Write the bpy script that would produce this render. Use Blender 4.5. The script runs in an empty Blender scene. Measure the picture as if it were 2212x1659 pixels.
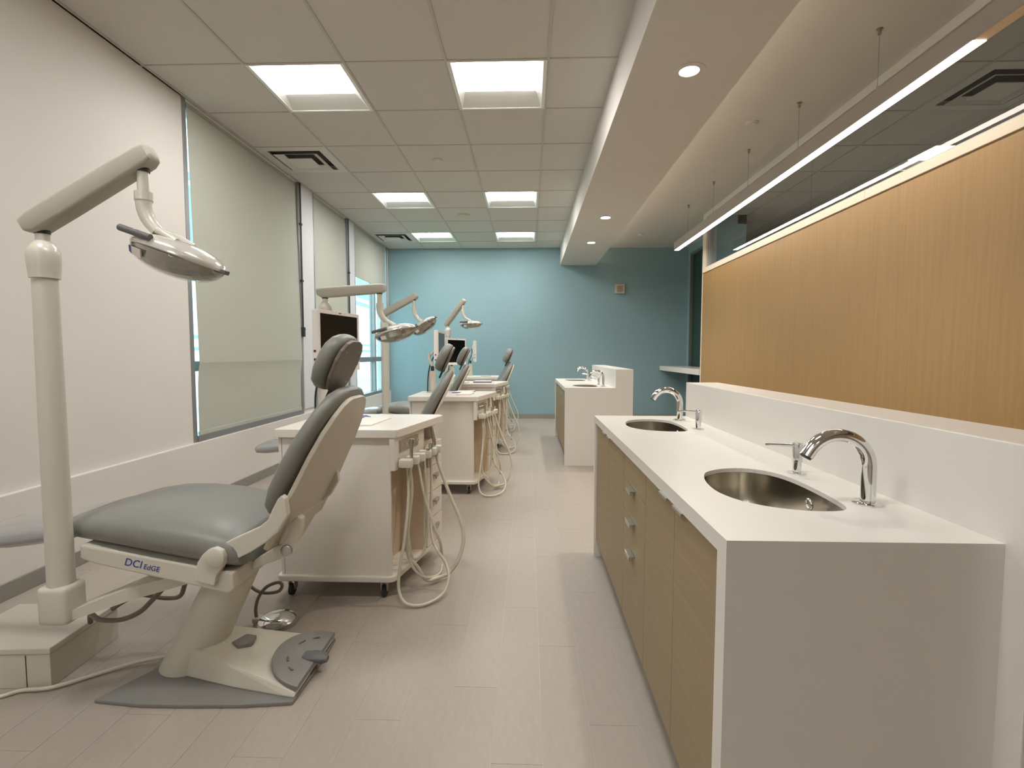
import bpy, bmesh, math, random
from mathutils import Matrix, Vector
random.seed(7)
scene = bpy.context.scene
COL = scene.collection

# ------------------------------------------------------------------ camera, world, exposure
F_PX, W_PX = 1095.04, 2212.0
YAW, PITCH, ROLL = -0.0318, -0.0609, 0.001
CAM_Z = 1.207
def make_camera():
    cy, sy, cp, sp = math.cos(YAW), math.sin(YAW), math.cos(PITCH), math.sin(PITCH)
    fwd = Vector((sy*cp, cy*cp, sp)); right = Vector((cy, -sy, 0)); up = right.cross(fwd)
    c, s = math.cos(ROLL), math.sin(ROLL)
    r2 = c*right + s*up; u2 = -s*right + c*up
    cam = bpy.data.cameras.new('camera'); ob = bpy.data.objects.new('camera', cam); COL.objects.link(ob)
    m = Matrix((r2, u2, -fwd)).transposed().to_4x4(); m.translation = (0, 0, CAM_Z)
    ob.matrix_world = m
    cam.sensor_fit = 'HORIZONTAL'; cam.sensor_width = 36.0; cam.lens = F_PX/W_PX*36.0
    cam.clip_start = 0.02; cam.clip_end = 200
    scene.camera = ob
make_camera()
SKY_STRENGTH = 5.6
TROFFER_L = 30.0
PENDANT_L = 28.0
DOWNLIGHT_W = 80.0
world = bpy.data.worlds.new('overcast_sky'); scene.world = world; world.use_nodes = True
wbg = world.node_tree.nodes['Background']
wbg.inputs[0].default_value = (0.52, 0.85, 1.0, 1); wbg.inputs[1].default_value = SKY_STRENGTH
scene.view_settings.view_transform = 'Standard'
scene.view_settings.look = 'None'
scene.view_settings.exposure = 0.05
scene.view_settings.gamma = 1.0
scene.view_settings.use_curve_mapping = False
scene.cycles.max_bounces = 5
scene.cycles.diffuse_bounces = 4
scene.cycles.glossy_bounces = 3
scene.cycles.transparent_max_bounces = 8

# ------------------------------------------------------------------ materials
def lin(c):
    return tuple(((v/255.0)/12.92 if v/255.0 <= 0.04045 else ((v/255.0+0.055)/1.055)**2.4) for v in c)
MATS = {}
def mat(name, rgb, rough=0.5, metal=0.0, spec=0.5, var=0.0, vscale=(6, 6, 6), bump=0.0, bscale=80.0,
        coat=0.0, rand=0.0, emit=None, estr=0.0, detail=6.0):
    m = bpy.data.materials.new(name); m.use_nodes = True
    nt = m.node_tree; b = nt.nodes['Principled BSDF']
    col = lin(rgb)+(1,)
    b.inputs['Base Color'].default_value = col
    b.inputs['Roughness'].default_value = rough
    b.inputs['Metallic'].default_value = metal
    b.inputs['Specular IOR Level'].default_value = spec
    if coat: b.inputs['Coat Weight'].default_value = coat; b.inputs['Coat Roughness'].default_value = 0.08
    tc = nt.nodes.new('ShaderNodeTexCoord')
    if var or rand:
        hsv = nt.nodes.new('ShaderNodeHueSaturation'); hsv.inputs['Color'].default_value = col
        val = None
        if var:
            mp = nt.nodes.new('ShaderNodeMapping'); mp.inputs['Scale'].default_value = vscale
            nz = nt.nodes.new('ShaderNodeTexNoise'); nz.inputs['Scale'].default_value = 1.0; nz.inputs['Detail'].default_value = detail
            nz.inputs['Roughness'].default_value = 0.62
            nt.links.new(tc.outputs['Object'], mp.inputs[0]); nt.links.new(mp.outputs[0], nz.inputs['Vector'])
            mr = nt.nodes.new('ShaderNodeMapRange'); mr.inputs[1].default_value = 0.28; mr.inputs[2].default_value = 0.72
            mr.inputs[3].default_value = 1-var; mr.inputs[4].default_value = 1+var
            nt.links.new(nz.outputs[0], mr.inputs[0]); val = mr.outputs[0]
        if rand:
            oi = nt.nodes.new('ShaderNodeObjectInfo')
            r2 = nt.nodes.new('ShaderNodeMapRange'); r2.inputs[3].default_value = 1-rand; r2.inputs[4].default_value = 1+rand
            nt.links.new(oi.outputs['Random'], r2.inputs[0])
            if val is None: val = r2.outputs[0]
            else:
                mu = nt.nodes.new('ShaderNodeMath'); mu.operation = 'MULTIPLY'
                nt.links.new(val, mu.inputs[0]); nt.links.new(r2.outputs[0], mu.inputs[1]); val = mu.outputs[0]
        nt.links.new(val, hsv.inputs['Value']); nt.links.new(hsv.outputs[0], b.inputs['Base Color'])
    if bump:
        nb = nt.nodes.new('ShaderNodeTexNoise'); nb.inputs['Scale'].default_value = bscale; nb.inputs['Detail'].default_value = 3
        bp = nt.nodes.new('ShaderNodeBump'); bp.inputs['Strength'].default_value = bump; bp.inputs['Distance'].default_value = 0.002
        nt.links.new(tc.outputs['Object'], nb.inputs['Vector']); nt.links.new(nb.outputs[0], bp.inputs['Height'])
        nt.links.new(bp.outputs[0], b.inputs['Normal'])
    if emit:
        b.inputs['Emission Color'].default_value = tuple(emit)+(1,); b.inputs['Emission Strength'].default_value = estr
    MATS[name] = m
    return m
def emitter(name, rgb, strength):
    m = bpy.data.materials.new(name); m.use_nodes = True; nt = m.node_tree; nt.nodes.clear()
    e = nt.nodes.new('ShaderNodeEmission'); o = nt.nodes.new('ShaderNodeOutputMaterial')
    e.inputs[0].default_value = tuple(rgb)+(1,); e.inputs[1].default_value = strength
    nt.links.new(e.outputs[0], o.inputs[0]); MATS[name] = m; return m
def glass(name, tint=(1, 1, 1), ior=1.5):
    m = bpy.data.materials.new(name); m.use_nodes = True; nt = m.node_tree; nt.nodes.clear()
    t = nt.nodes.new('ShaderNodeBsdfTransparent'); t.inputs[0].default_value = tuple(tint)+(1,)
    g = nt.nodes.new('ShaderNodeBsdfGlossy'); g.inputs['Roughness'].default_value = 0.0
    fr = nt.nodes.new('ShaderNodeFresnel'); fr.inputs[0].default_value = ior
    mx = nt.nodes.new('ShaderNodeMixShader'); o = nt.nodes.new('ShaderNodeOutputMaterial')
    ge = nt.nodes.new('ShaderNodeNewGeometry'); fl = nt.nodes.new('ShaderNodeMath'); fl.operation = 'SUBTRACT'; fl.inputs[0].default_value = 1.0
    mu = nt.nodes.new('ShaderNodeMath'); mu.operation = 'MULTIPLY'     # reflect once, at the outer face of the sheet
    nt.links.new(ge.outputs['Backfacing'], fl.inputs[1]); nt.links.new(fr.outputs[0], mu.inputs[0]); nt.links.new(fl.outputs[0], mu.inputs[1])
    nt.links.new(mu.outputs[0], mx.inputs[0]); nt.links.new(t.outputs[0], mx.inputs[1]); nt.links.new(g.outputs[0], mx.inputs[2])
    nt.links.new(mx.outputs[0], o.inputs[0]); MATS[name] = m; return m
def fabric_translucent(name, rgb, trans):
    m = bpy.data.materials.new(name); m.use_nodes = True; nt = m.node_tree; nt.nodes.clear()
    d = nt.nodes.new('ShaderNodeBsdfDiffuse'); d.inputs[0].default_value = lin(rgb)+(1,)
    t = nt.nodes.new('ShaderNodeBsdfTranslucent'); t.inputs[0].default_value = lin(rgb)+(1,)
    tc = nt.nodes.new('ShaderNodeTexCoord')
    nb = nt.nodes.new('ShaderNodeTexNoise'); nb.inputs['Scale'].default_value = 400
    bp = nt.nodes.new('ShaderNodeBump'); bp.inputs['Strength'].default_value = 0.15; bp.inputs['Distance'].default_value = 0.001
    nt.links.new(tc.outputs['Object'], nb.inputs['Vector']); nt.links.new(nb.outputs[0], bp.inputs['Height']); nt.links.new(bp.outputs[0], d.inputs['Normal'])
    mx = nt.nodes.new('ShaderNodeMixShader'); mx.inputs[0].default_value = trans; o = nt.nodes.new('ShaderNodeOutputMaterial')
    nt.links.new(d.outputs[0], mx.inputs[1]); nt.links.new(t.outputs[0], mx.inputs[2]); nt.links.new(mx.outputs[0], o.inputs[0])
    MATS[name] = m; return m

mat('floor_vinyl', (166, 157, 146), 0.42, var=0.045, vscale=(60, 18, 10), rand=0.02, bump=0.12, bscale=220)
mat('floor_base', (205, 198, 186), 0.7)
mat('ceiling_tile', (203, 198, 191), 0.95, spec=0.1, var=0.025, vscale=(120, 120, 120), bump=0.2, bscale=300)
mat('grid_bar', (188, 182, 172), 0.6)
mat('gypsum', (208, 203, 195), 0.9, spec=0.2, var=0.012, vscale=(3, 3, 3))
mat('gypsum_white', (218, 214, 207), 0.85, spec=0.25, var=0.012, vscale=(3, 3, 3))
mat('teal_paint', (138, 166, 171), 0.75, spec=0.3, var=0.015, vscale=(4, 4, 4))
mat('baseboard', (138, 134, 126), 0.6)
mat('wood_panel', (163, 130, 83), 0.5, var=0.10, vscale=(30, 55, 1.6), detail=9)
mat('cabinet_wood', (148, 131, 99), 0.5, var=0.10, vscale=(60, 2.2, 75), detail=9)
mat('cabinet_core', (150, 140, 120), 0.7)
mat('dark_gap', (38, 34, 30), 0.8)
mat('solid_surface', (219, 216, 209), 0.28, spec=0.5, var=0.006)
mat('frame_cream', (226, 214, 194), 0.5)
mat('aluminium', (150, 150, 150), 0.42, metal=0.55)
mat('dark_metal', (62, 60, 58), 0.45, metal=0.5)
mat('column_white', (216, 216, 218), 0.5)
mat('chrome', (228, 228, 230), 0.06, metal=1.0)
mat('brushed_steel', (200, 194, 182), 0.22, metal=1.0, var=0.06, vscale=(3, 3, 160))
mat('satin_steel', (190, 188, 182), 0.3, metal=1.0)
mat('vinyl_grey', (128, 128, 122), 0.42, spec=0.45, var=0.02, vscale=(20, 20, 20), bump=0.06, bscale=300)
mat('vinyl_gloss', (150, 152, 152), 0.10, spec=0.7, coat=0.6)
mat('chair_plastic', (206, 202, 188), 0.38, spec=0.5)
mat('chair_shell', (196, 189, 172), 0.42, spec=0.45)
mat('chair_grey', (126, 124, 120), 0.5)
mat('chair_dark', (96, 95, 94), 0.45)
mat('headrest_plate', (104, 94, 82), 0.45)
mat('lamp_plastic', (206, 203, 190), 0.3, spec=0.55, coat=0.25)
mat('lamp_arm', (172, 168, 154), 0.45)
mat('lamp_chrome', (218, 216, 208), 0.16, metal=0.3, coat=0.5)
mat('reflector', (186, 184, 176), 0.14, metal=0.9)
mat('cart_laminate', (228, 222, 212), 0.28, spec=0.5)
mat('cart_inner', (214, 196, 170), 0.5)
mat('handle_metal', (170, 164, 154), 0.3, metal=0.9)
mat('hose', (206, 200, 182), 0.4)
mat('holder_plastic', (214, 210, 196), 0.35)
mat('rubber', (46, 45, 44), 0.55)
mat('monitor_white', (232, 226, 220), 0.35)
mat('screen_black', (8, 8, 9), 0.22, spec=0.25)
mat('paper', (236, 226, 218), 0.7)
mat('paper_blue', (92, 100, 150), 0.6)
mat('paper_dark', (90, 86, 84), 0.6)
mat('blue_ink', (40, 62, 150), 0.5)
mat('vent_white', (206, 202, 194), 0.5)
mat('vent_dark', (86, 78, 70), 0.7)
mat('troffer_white', (226, 226, 220), 0.4)
mat('pendant_metal', (168, 160, 154), 0.5)
mat('cable', (120, 112, 102), 0.5)
mat('beige_plastic', (196, 182, 160), 0.5)
mat('dark_green_glass', (44, 70, 60), 0.25, spec=0.4)
mat('door_frame', (112, 112, 106), 0.5)
mat('unlit_lens', (226, 196, 160), 0.35)
mat('facade', (214, 226, 230), 0.8, var=0.02, vscale=(.6, .6, .6))
mat('facade_band', (128, 150, 158), 0.7)
mat('lawn', (96, 150, 70), 0.9, var=0.15, vscale=(3, 3, 3))
mat('concrete', (186, 190, 190), 0.9, var=0.05, vscale=(2, 2, 2))
emitter('troffer_lens', (1.0, 0.978, 0.955), TROFFER_L)
emitter('pendant_lens', (1.0, 0.90, 0.79), PENDANT_L)
emitter('downlight_lens', (1.0, 0.86, 0.68), 26.0)
emitter('cove_led', (1.0, 0.86, 0.68), 13.0)
glass('clear_glass', (0.95, 0.96, 0.945), 1.36)
glass('lamp_shield', (0.9, 0.9, 0.88), 1.5)
fabric_translucent('blind_fabric', (190, 191, 179), 0.07)

# ------------------------------------------------------------------ mesh helpers
class B:
    def __init__(self): self.bm = bmesh.new()
    def _bevel(self, fs, bev, seg=2):
        es = list({e for f in fs for e in f.edges})
        bmesh.ops.bevel(self.bm, geom=es, offset=bev, segments=seg, affect='EDGES', profile=0.6)
    def box(self, x0, x1, y0, y1, z0, z1, bev=0.0, seg=2, m=None):
        v = [self.bm.verts.new((x, y, z)) for z in (z0, z1) for y in (y0, y1) for x in (x0, x1)]
        fs = [self.bm.faces.new([v[i] for i in q]) for q in ((0, 2, 3, 1), (4, 5, 7, 6), (0, 1, 5, 4), (2, 6, 7, 3), (0, 4, 6, 2), (1, 3, 7, 5))]
        if m is not None:
            for q in v: q.co = m @ q.co
        if bev: self._bevel(fs, bev, seg)
        return self
    def prism(self, poly, axis, a, b, bev=0.0, seg=2, m=None):
        # poly: 2D points; axis x: (y,z), y: (x,z), z: (x,y)
        def P(p, t):
            return {'x': (t, p[0], p[1]), 'y': (p[0], t, p[1]), 'z': (p[0], p[1], t)}[axis]
        va = [self.bm.verts.new(P(p, a)) for p in poly]; vb = [self.bm.verts.new(P(p, b)) for p in poly]
        n = len(poly)
        fs = [self.bm.faces.new(va), self.bm.faces.new(vb[::-1])]
        for i in range(n):
            fs.append(self.bm.faces.new((va[i], vb[i], vb[(i+1) % n], va[(i+1) % n])))
        if m is not None:
            for q in va+vb: q.co = m @ q.co
        bmesh.ops.recalc_face_normals(self.bm, faces=fs)
        if bev: self._bevel(fs, bev, seg)
        return self
    def loft(self, secs, m=None, cap=True, closed=True):
        rows = []
        for s in secs:
            rows.append([self.bm.verts.new(m @ Vector(p) if m is not None else p) for p in s])
        fs = []
        n = len(rows[0])
        for a, b in zip(rows[:-1], rows[1:]):
            for i in range(n if closed else n-1):
                fs.append(self.bm.faces.new((a[i], a[(i+1) % n], b[(i+1) % n], b[i])))
        if cap and closed:
            fs.append(self.bm.faces.new(rows[0][::-1])); fs.append(self.bm.faces.new(rows[-1]))
        bmesh.ops.recalc_face_normals(self.bm, faces=fs)
        return self
    def tube(self, pts, r, n=10, cap=True, smooth=0):
        P = [Vector(p) for p in pts]
        if smooth: P = catmull(P, smooth)
        rr = r if isinstance(r, (list, tuple)) else [r]*len(P)
        if len(rr) != len(P):
            rr = [rr[0]+(rr[-1]-rr[0])*i/(len(P)-1) for i in range(len(P))]
        T = [(P[min(i+1, len(P)-1)]-P[max(i-1, 0)]).normalized() for i in range(len(P))]
        ref = Vector((0, 0, 1)) if abs(T[0].z) < 0.9 else Vector((1, 0, 0))
        u = T[0].cross(ref).normalized(); secs = []
        for i, p in enumerate(P):
            u = (u - T[i]*u.dot(T[i])).normalized(); w = T[i].cross(u)
            secs.append([p+rr[i]*(math.cos(k*2*math.pi/n)*u+math.sin(k*2*math.pi/n)*w) for k in range(n)])
        return self.loft(secs, cap=cap)
    def lathe(self, prof, c=(0, 0, 0), n=24, m=None, cap=True):
        secs = []
        for r, z in prof:
            r = max(r, 1e-4)
            secs.append([(c[0]+r*math.cos(k*2*math.pi/n), c[1]+r*math.sin(k*2*math.pi/n), c[2]+z) for k in range(n)])
        return self.loft(secs, m=m, cap=cap)
    def mesh(self, name, material, smooth=None):
        me = bpy.data.meshes.new(name); self.bm.normal_update(); self.bm.to_mesh(me); self.bm.free()
        me.materials.append(MATS[material])
        if smooth is not None:
            for p in me.polygons: p.use_smooth = True
            me.set_sharp_from_angle(angle=math.radians(smooth))
        return me
    def obj(self, name, material, parent=None, smooth=None):
        o = bpy.data.objects.new(name, self.mesh(name, material, smooth)); COL.objects.link(o)
        if parent is not None: o.parent = parent
        return o
def catmull(P, k):
    out = []
    for i in range(len(P)-1):
        p0, p1, p2, p3 = P[max(i-1, 0)], P[i], P[i+1], P[min(i+2, len(P)-1)]
        for j in range(k):
            t = j/k
            out.append(0.5*((2*p1)+(p2-p0)*t+(2*p0-5*p1+4*p2-p3)*t*t+(3*p1-p0-3*p2+p3)*t**3))
    out.append(P[-1]); return out
def sup(a, n):
    c, s = math.cos(a), math.sin(a)
    return math.copysign(abs(c)**(2/n), c), math.copysign(abs(s)**(2/n), s)
def sec_yz(x, hw, zb, zt, n=3.2, k=28, yc=0.0, crown=0.0):
    zm, hh = (zb+zt)/2, (zt-zb)/2; out = []
    for i in range(k):
        c, s = sup(i*2*math.pi/k, n)
        out.append((x, yc+hw*c, zm+hh*s+(crown*(1-c*c) if s > 0 else 0)))
    return out
def thing(name, label, cat, loc=(0, 0, 0), rotz=0.0, group=None):
    o = bpy.data.objects.new(name, None); COL.objects.link(o); o.empty_display_size = 0.1
    o.location = loc; o.rotation_euler = (0, 0, rotz)
    return tag(o, label, cat, group)
def tag(o, label, cat=None, group=None, kind=None):
    o['label'] = label
    if cat: o['category'] = cat
    if group: o['group'] = group
    if kind: o['kind'] = kind
    return o
def struct(o, label=None):
    o['kind'] = 'structure'
    if label: o['label'] = label
    return o
def place(src, name, parent=None, loc=(0, 0, 0), rot=(0, 0, 0), scale=(1, 1, 1)):
    o = bpy.data.objects.new(name, src); COL.objects.link(o)
    o.location = loc; o.rotation_euler = rot; o.scale = scale
    if parent is not None: o.parent = parent
    return o
def copy_tree(o, parent=None):
    c = o.copy(); COL.objects.link(c)
    if parent is not None: c.parent = parent
    for ch in list(o.children): copy_tree(ch, c)
    return c

# ------------------------------------------------------------------ room dimensions
HC = 3.108           # ceiling
TILE = 0.67056
XL = -2.58           # left wall face
YF, YN = 9.347, -5.6 # far and near wall
XR = 2.42            # wood panel face
XN = 6.0             # end of the room behind the clerestory

# ---- floor
floor = struct(B().box(XL-0.15, XN, YN-0.15, YF+0.15, -0.12, -0.0012).obj('floor', 'floor_base'), 'grey wood-look vinyl plank floor')
PW, PL = 0.1545, 0.92
nrow = int(math.ceil((XR+0.6-XL)/PW)); near_planks = []; rest = B()
plank_mesh = B().box(0.0005, PW-0.0005, 0.0005, PL-0.0005, -0.0012, 0.0).mesh('plank', 'floor_vinyl')
count = 0
for i in range(nrow):
    x0 = XL+i*PW
    off = [0.0, 0.37, 0.71, 0.19, 0.55][i % 5]*PL
    j = 0
    y0 = YN-off
    while y0 < YF:
        a, b2 = max(y0, YN), min(y0+PL, YF)
        if a >= YN+0.01 and y0 > 0.75 and b2 < 7.0 and x0 < XR-0.3 and (b2-a) > PL*0.98 and count < 300:
            place(plank_mesh, 'plank', floor, (x0, y0, 0)); count += 1
        elif b2-a > 0.01:
            rest.box(x0+0.0005, x0+PW-0.0005, a+0.0005, b2-0.0005, -0.0012, 0.0)
        y0 += PL
rest.obj('plank_field', 'floor_vinyl', floor)['kind'] = 'stuff'
nf = struct(B().box(XR+0.62, XN, YN, YF, -0.004, 0.0).obj('floor_annex', 'floor_vinyl'), 'floor of the room behind the wood wall')

# ---- ceiling: slab, lay-in tiles, grid bars
ceiling = struct(B().box(XL-0.15, 1.0, YN-0.15, YF+0.15, HC+0.16, HC+0.3).box(XR, XN, YN-0.15, YF+0.15, HC+0.16, HC+0.3).obj('ceiling', 'gypsum'), 'white lay-in tile ceiling')
GX = [-2.557+k*TILE for k in range(5)]+[0.575]
GY = [3.4107+j*TILE for j in range(-13, 9)]+[YF]
GY = [YN]+[g for g in GY if g > YN+0.05]
LIGHT_ROWS = [-4.6362, -1.9539, 0.7285, 3.4107, 6.093, 8.1046]  # rows behind the camera are unseen, added as ambient fill for the near surfaces
def near(a, bl, e=0.03): return any(abs(a-b) < e for b in bl)
tile_full = B().box(0.007, TILE-0.007, 0.007, TILE-0.007, HC+0.004, HC+0.02).mesh('ceiling_tile', 'ceiling_tile')
light_cells, vent_cells = [], []
for i in range(len(GX)-1):
    for j in range(len(GY)-1):
        x0, x1, y0, y1 = GX[i], GX[i+1], GY[j], GY[j+1]
        if i in (1, 3) and near(y0, LIGHT_ROWS) and not (i == 3 and near(y0, [-1.9539])): light_cells.append((x0, y0)); continue
        if i == 0 and near(y0, [3.4107+2*TILE, 3.4107+7*TILE]): vent_cells.append((x0, y0)); continue
        if abs(x1-x0-TILE) < 1e-3 and abs(y1-y0-TILE) < 1e-3: place(tile_full, 'ceiling_tile', ceiling, (x0, y0, 0))
        else: B().box(x0+0.007, x1-0.007 if i < 4 else x1+0.02, y0+0.007, y1-0.004, HC+0.004, HC+0.02).obj('ceiling_tile', 'ceiling_tile', ceiling)
for x in GX[:-1]: B().box(x-0.009, x+0.009, YN, YF, HC-0.001, HC+0.03).obj('grid_bar', 'grid_bar', ceiling)
for y in GY[1:-1]: B().box(XL, 0.6, y-0.007, y+0.007, HC, HC+0.03).obj('grid_bar', 'grid_bar', ceiling)
# annex ceiling behind the clerestory
AX = [2.53]+[3.03+k*TILE for k in range(0, 5)]
AY = [2.19-TILE*k for k in range(11, 0, -1)]+[2.19+TILE*k for k in range(0, 11)]+[YF]
annex_lights = [(AX[2], 2.19+4*TILE), (AX[4], 2.19+4*TILE)]  # second one is out of view, added to brighten the annex
annex_vent = (AX[1], 2.19+2*TILE)
for i in range(len(AX)-1):
    for j in range(len(AY)-1):
        x0, x1, y0, y1 = AX[i], AX[i+1], AY[j], AY[j+1]
        if any(abs(x0-a) < .02 and abs(y0-b) < .02 for a, b in annex_lights+[annex_vent]): continue
        if i and abs(y1-y0-TILE) < 1e-3: place(tile_full, 'ceiling_tile', ceiling, (x0, y0, 0))
        else: B().box(x0+0.007, x1-0.007, y0+0.007, y1-0.007, HC+0.004, HC+0.02).obj('ceiling_tile', 'ceiling_tile', ceiling)
for x in AX[1:]: B().box(x-0.009, x+0.009, AY[0], YF, HC-0.001, HC+0.03).obj('grid_bar', 'grid_bar', ceiling)
for y in AY[1:-1]: B().box(2.53, AX[-1], y-0.007, y+0.007, HC, HC+0.03).obj('grid_bar', 'grid_bar', ceiling)
# smooth gypsum ceiling over the right aisle
struct(B().box(0.98, XR+0.12, YN-0.15, 7.2, HC, HC+0.16).box(0.98, 3.0, 7.2, YF+0.15, HC, HC+0.16).obj('ceiling_gypsum', 'gypsum'), 'smooth painted gypsum ceiling beside the soffit')
# soffit with a cove lip on its right side
soffit = struct(B().box(0.575, 1.05, YN, YF, 2.80, HC+0.16).box(1.05, 1.225, YN, YF, 2.80, 2.86).obj('soffit', 'gypsum'), 'long dropped gypsum soffit with downlights')
strip = B().box(1.14, 1.16, YN+0.1, YF-0.12, 2.862, 2.870).obj('led_strip', 'cove_led')
tag(strip, 'warm light strip hidden on top of the soffit lip', 'light strip')

# ---- walls
WZ0 = 0.51   # window sill level
W1, W2, W3 = (3.80, 5.735), (6.07, 7.26), (7.52, 9.27)
wl = B()
wl.box(XL-0.2, XL+0.03, YN, YF, 0, WZ0, bev=0.004)
wl.box(XL-0.2, XL, YN, W1[0], WZ0, HC+0.02)
for a, b2 in ((W1[1], W2[0]), (W2[1], W3[0]), (W3[1], YF)): wl.box(XL-0.2, XL, a, b2, WZ0, HC+0.02)
wl.box(XL-0.2, XL, YN, YF, HC, HC+0.3)
struct(wl.obj('wall_left', 'gypsum_white'), 'white window wall with low knee wall')
struct(B().box(XL-0.2, XN+0.1, YF, YF+0.15, -0.02, HC+0.3).obj('wall_far', 'teal_paint'), 'teal painted far wall')
struct(B().box(XL-0.2, XN+0.1, YN-0.15, YN, -0.02, HC+0.3).obj('wall_near', 'gypsum_white'), 'white wall behind the viewer')
struct(B().box(XN, XN+0.1, YN, YF, -0.02, HC+0.3).obj('wall_annex', 'gypsum_white'), 'white end wall of the room behind')
struct(B().box(XL+0.03, XL+0.042, YN, YF, 0, 0.085, bev=0.003).obj('baseboard_left', 'baseboard'), 'grey rubber baseboard under the windows')
struct(B().box(XL+0.03, 2.88, YF-0.012, YF, 0, 0.085, bev=0.003).obj('baseboard_far', 'baseboard'), 'grey rubber baseboard on the teal wall')
# wood wall
wr = struct(B().box(XR+0.02, XR+0.11, YN, 7.2, 0, 2.31).obj('wall_right', 'gypsum_white'), 'oak veneer partition wall')
B().box(XR, XR+0.02, YN, 7.185, 0.02, 2.309).obj('wood_panel', 'wood_panel', wr)
B().box(XR-0.004, XR+0.115, 7.185, 7.215, 0, HC).obj('end_trim', 'frame_cream', wr)
# clerestory
w4 = struct(bpy.data.objects.new('window_4', None), 'interior clerestory glazing above the oak wall'); COL.objects.link(w4)
for a, b2 in ((YN, 3.79), (3.793, 7.19)): B().box(XR-0.012, XR+0.11, a, b2, 2.31, 2.375, bev=0.003).obj('bottom_rail', 'frame_cream', w4)
B().box(XR-0.012, XR+0.11, YN, 7.19, HC-0.06, HC, bev=0.003).obj('top_rail', 'gypsum_white', w4)
B().box(XR+0.0, XR+0.10, YN, 7.0, HC-0.10, HC-0.06).obj('glazing_channel', 'aluminium', w4)
B().box(XR-0.012, XR+0.11, 7.06, 7.185, 2.375, HC-0.06, bev=0.003).obj('end_jamb', 'frame_cream', w4)
B().box(XR+0.01, XR+0.10, 6.98, 7.06, 2.375, HC-0.06, bev=0.003).obj('inner_jamb', 'aluminium', w4)
B().box(XR+0.015, XR+0.095, YN, 6.98, 2.375, 2.392).obj('lower_channel', 'aluminium', w4)
for a, b2 in ((YN, -0.9), (-0.897, 1.8), (1.803, 4.587), (4.59, 6.98)): B().box(XR+0.035, XR+0.045, a, b2, 2.39, HC-0.09).obj('pane', 'clear_glass', w4)
# niche behind the wood wall end
struct(B().box(2.88, 3.0, 7.2, YF, 2.985, HC).box(2.88, 3.0, 9.24, YF, 0, 2.985).box(2.53, 3.0, 7.2, 7.3, 0, HC).obj('wall_niche', 'teal_paint'), 'teal side wall of the shelf niche')
d1 = struct(bpy.data.objects.new('door_1', None), 'dark green glazed opening in the niche'); COL.objects.link(d1)
B().box(2.93, 2.96, 7.3, 9.24, 0.0, 2.94).obj('pane', 'dark_green_glass', d1)
B().box(2.885, 2.97, 9.225, 9.24, 0, 2.985).box(2.885, 2.97, 7.3, 9.205, 2.94, 2.985).obj('frame', 'door_frame', d1)

tag(B().box(2.40, 2.875, 7.225, YF-0.002, 0.898, 0.98, bev=0.004).obj('wall_shelf', 'solid_surface'), 'thick white shelf in the niche beside the oak wall', 'shelf')

# ---- windows and blinds
def window(n, y0, y1, mulls, lab):
    w = struct(bpy.data.objects.new('window_%d' % n, None), lab); COL.objects.link(w)
    fr = B(); d0, d1_ = XL-0.12, XL+0.004
    for a, b2 in ((y0, y0+0.045), (y1-0.045, y1)): fr.box(d0, d1_, a, b2, WZ0, HC, bev=0.003)
    fr.obj('frame', 'aluminium', w)
    B().box(d0, XL+0.012, y0+0.045, y1-0.045, WZ0, WZ0+0.05, bev=0.003).obj('sill', 'aluminium', w)
    B().box(d0, XL-0.05, y0+0.045, y1-0.045, 1.06, 1.14, bev=0.003).obj('transom', 'aluminium', w)
    for m_ in mulls: B().box(d0, XL-0.03, m_-0.03, m_+0.03, WZ0+0.05, HC, bev=0.003).obj('mullion', 'aluminium', w)
    ys = [y0+0.045]+[v for m_ in mulls for v in (m_-0.03, m_+0.03)]+[y1-0.045]
    for a, b2 in zip(ys[0::2], ys[1::2]):
        B().box(XL-0.09, XL-0.08, a, b2, WZ0+0.05, 1.06).obj('pane', 'clear_glass', w)
        B().box(XL-0.09, XL-0.08, a, b2, 1.14, HC).obj('pane', 'clear_glass', w)
window(1, W1[0], W1[1], [4.77], 'tall aluminium window nearest the viewer')
window(2, W2[0], W2[1], [], 'narrow aluminium window between the white columns')
window(3, W3[0], W3[1], [8.62], 'aluminium window beside the teal wall')
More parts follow.
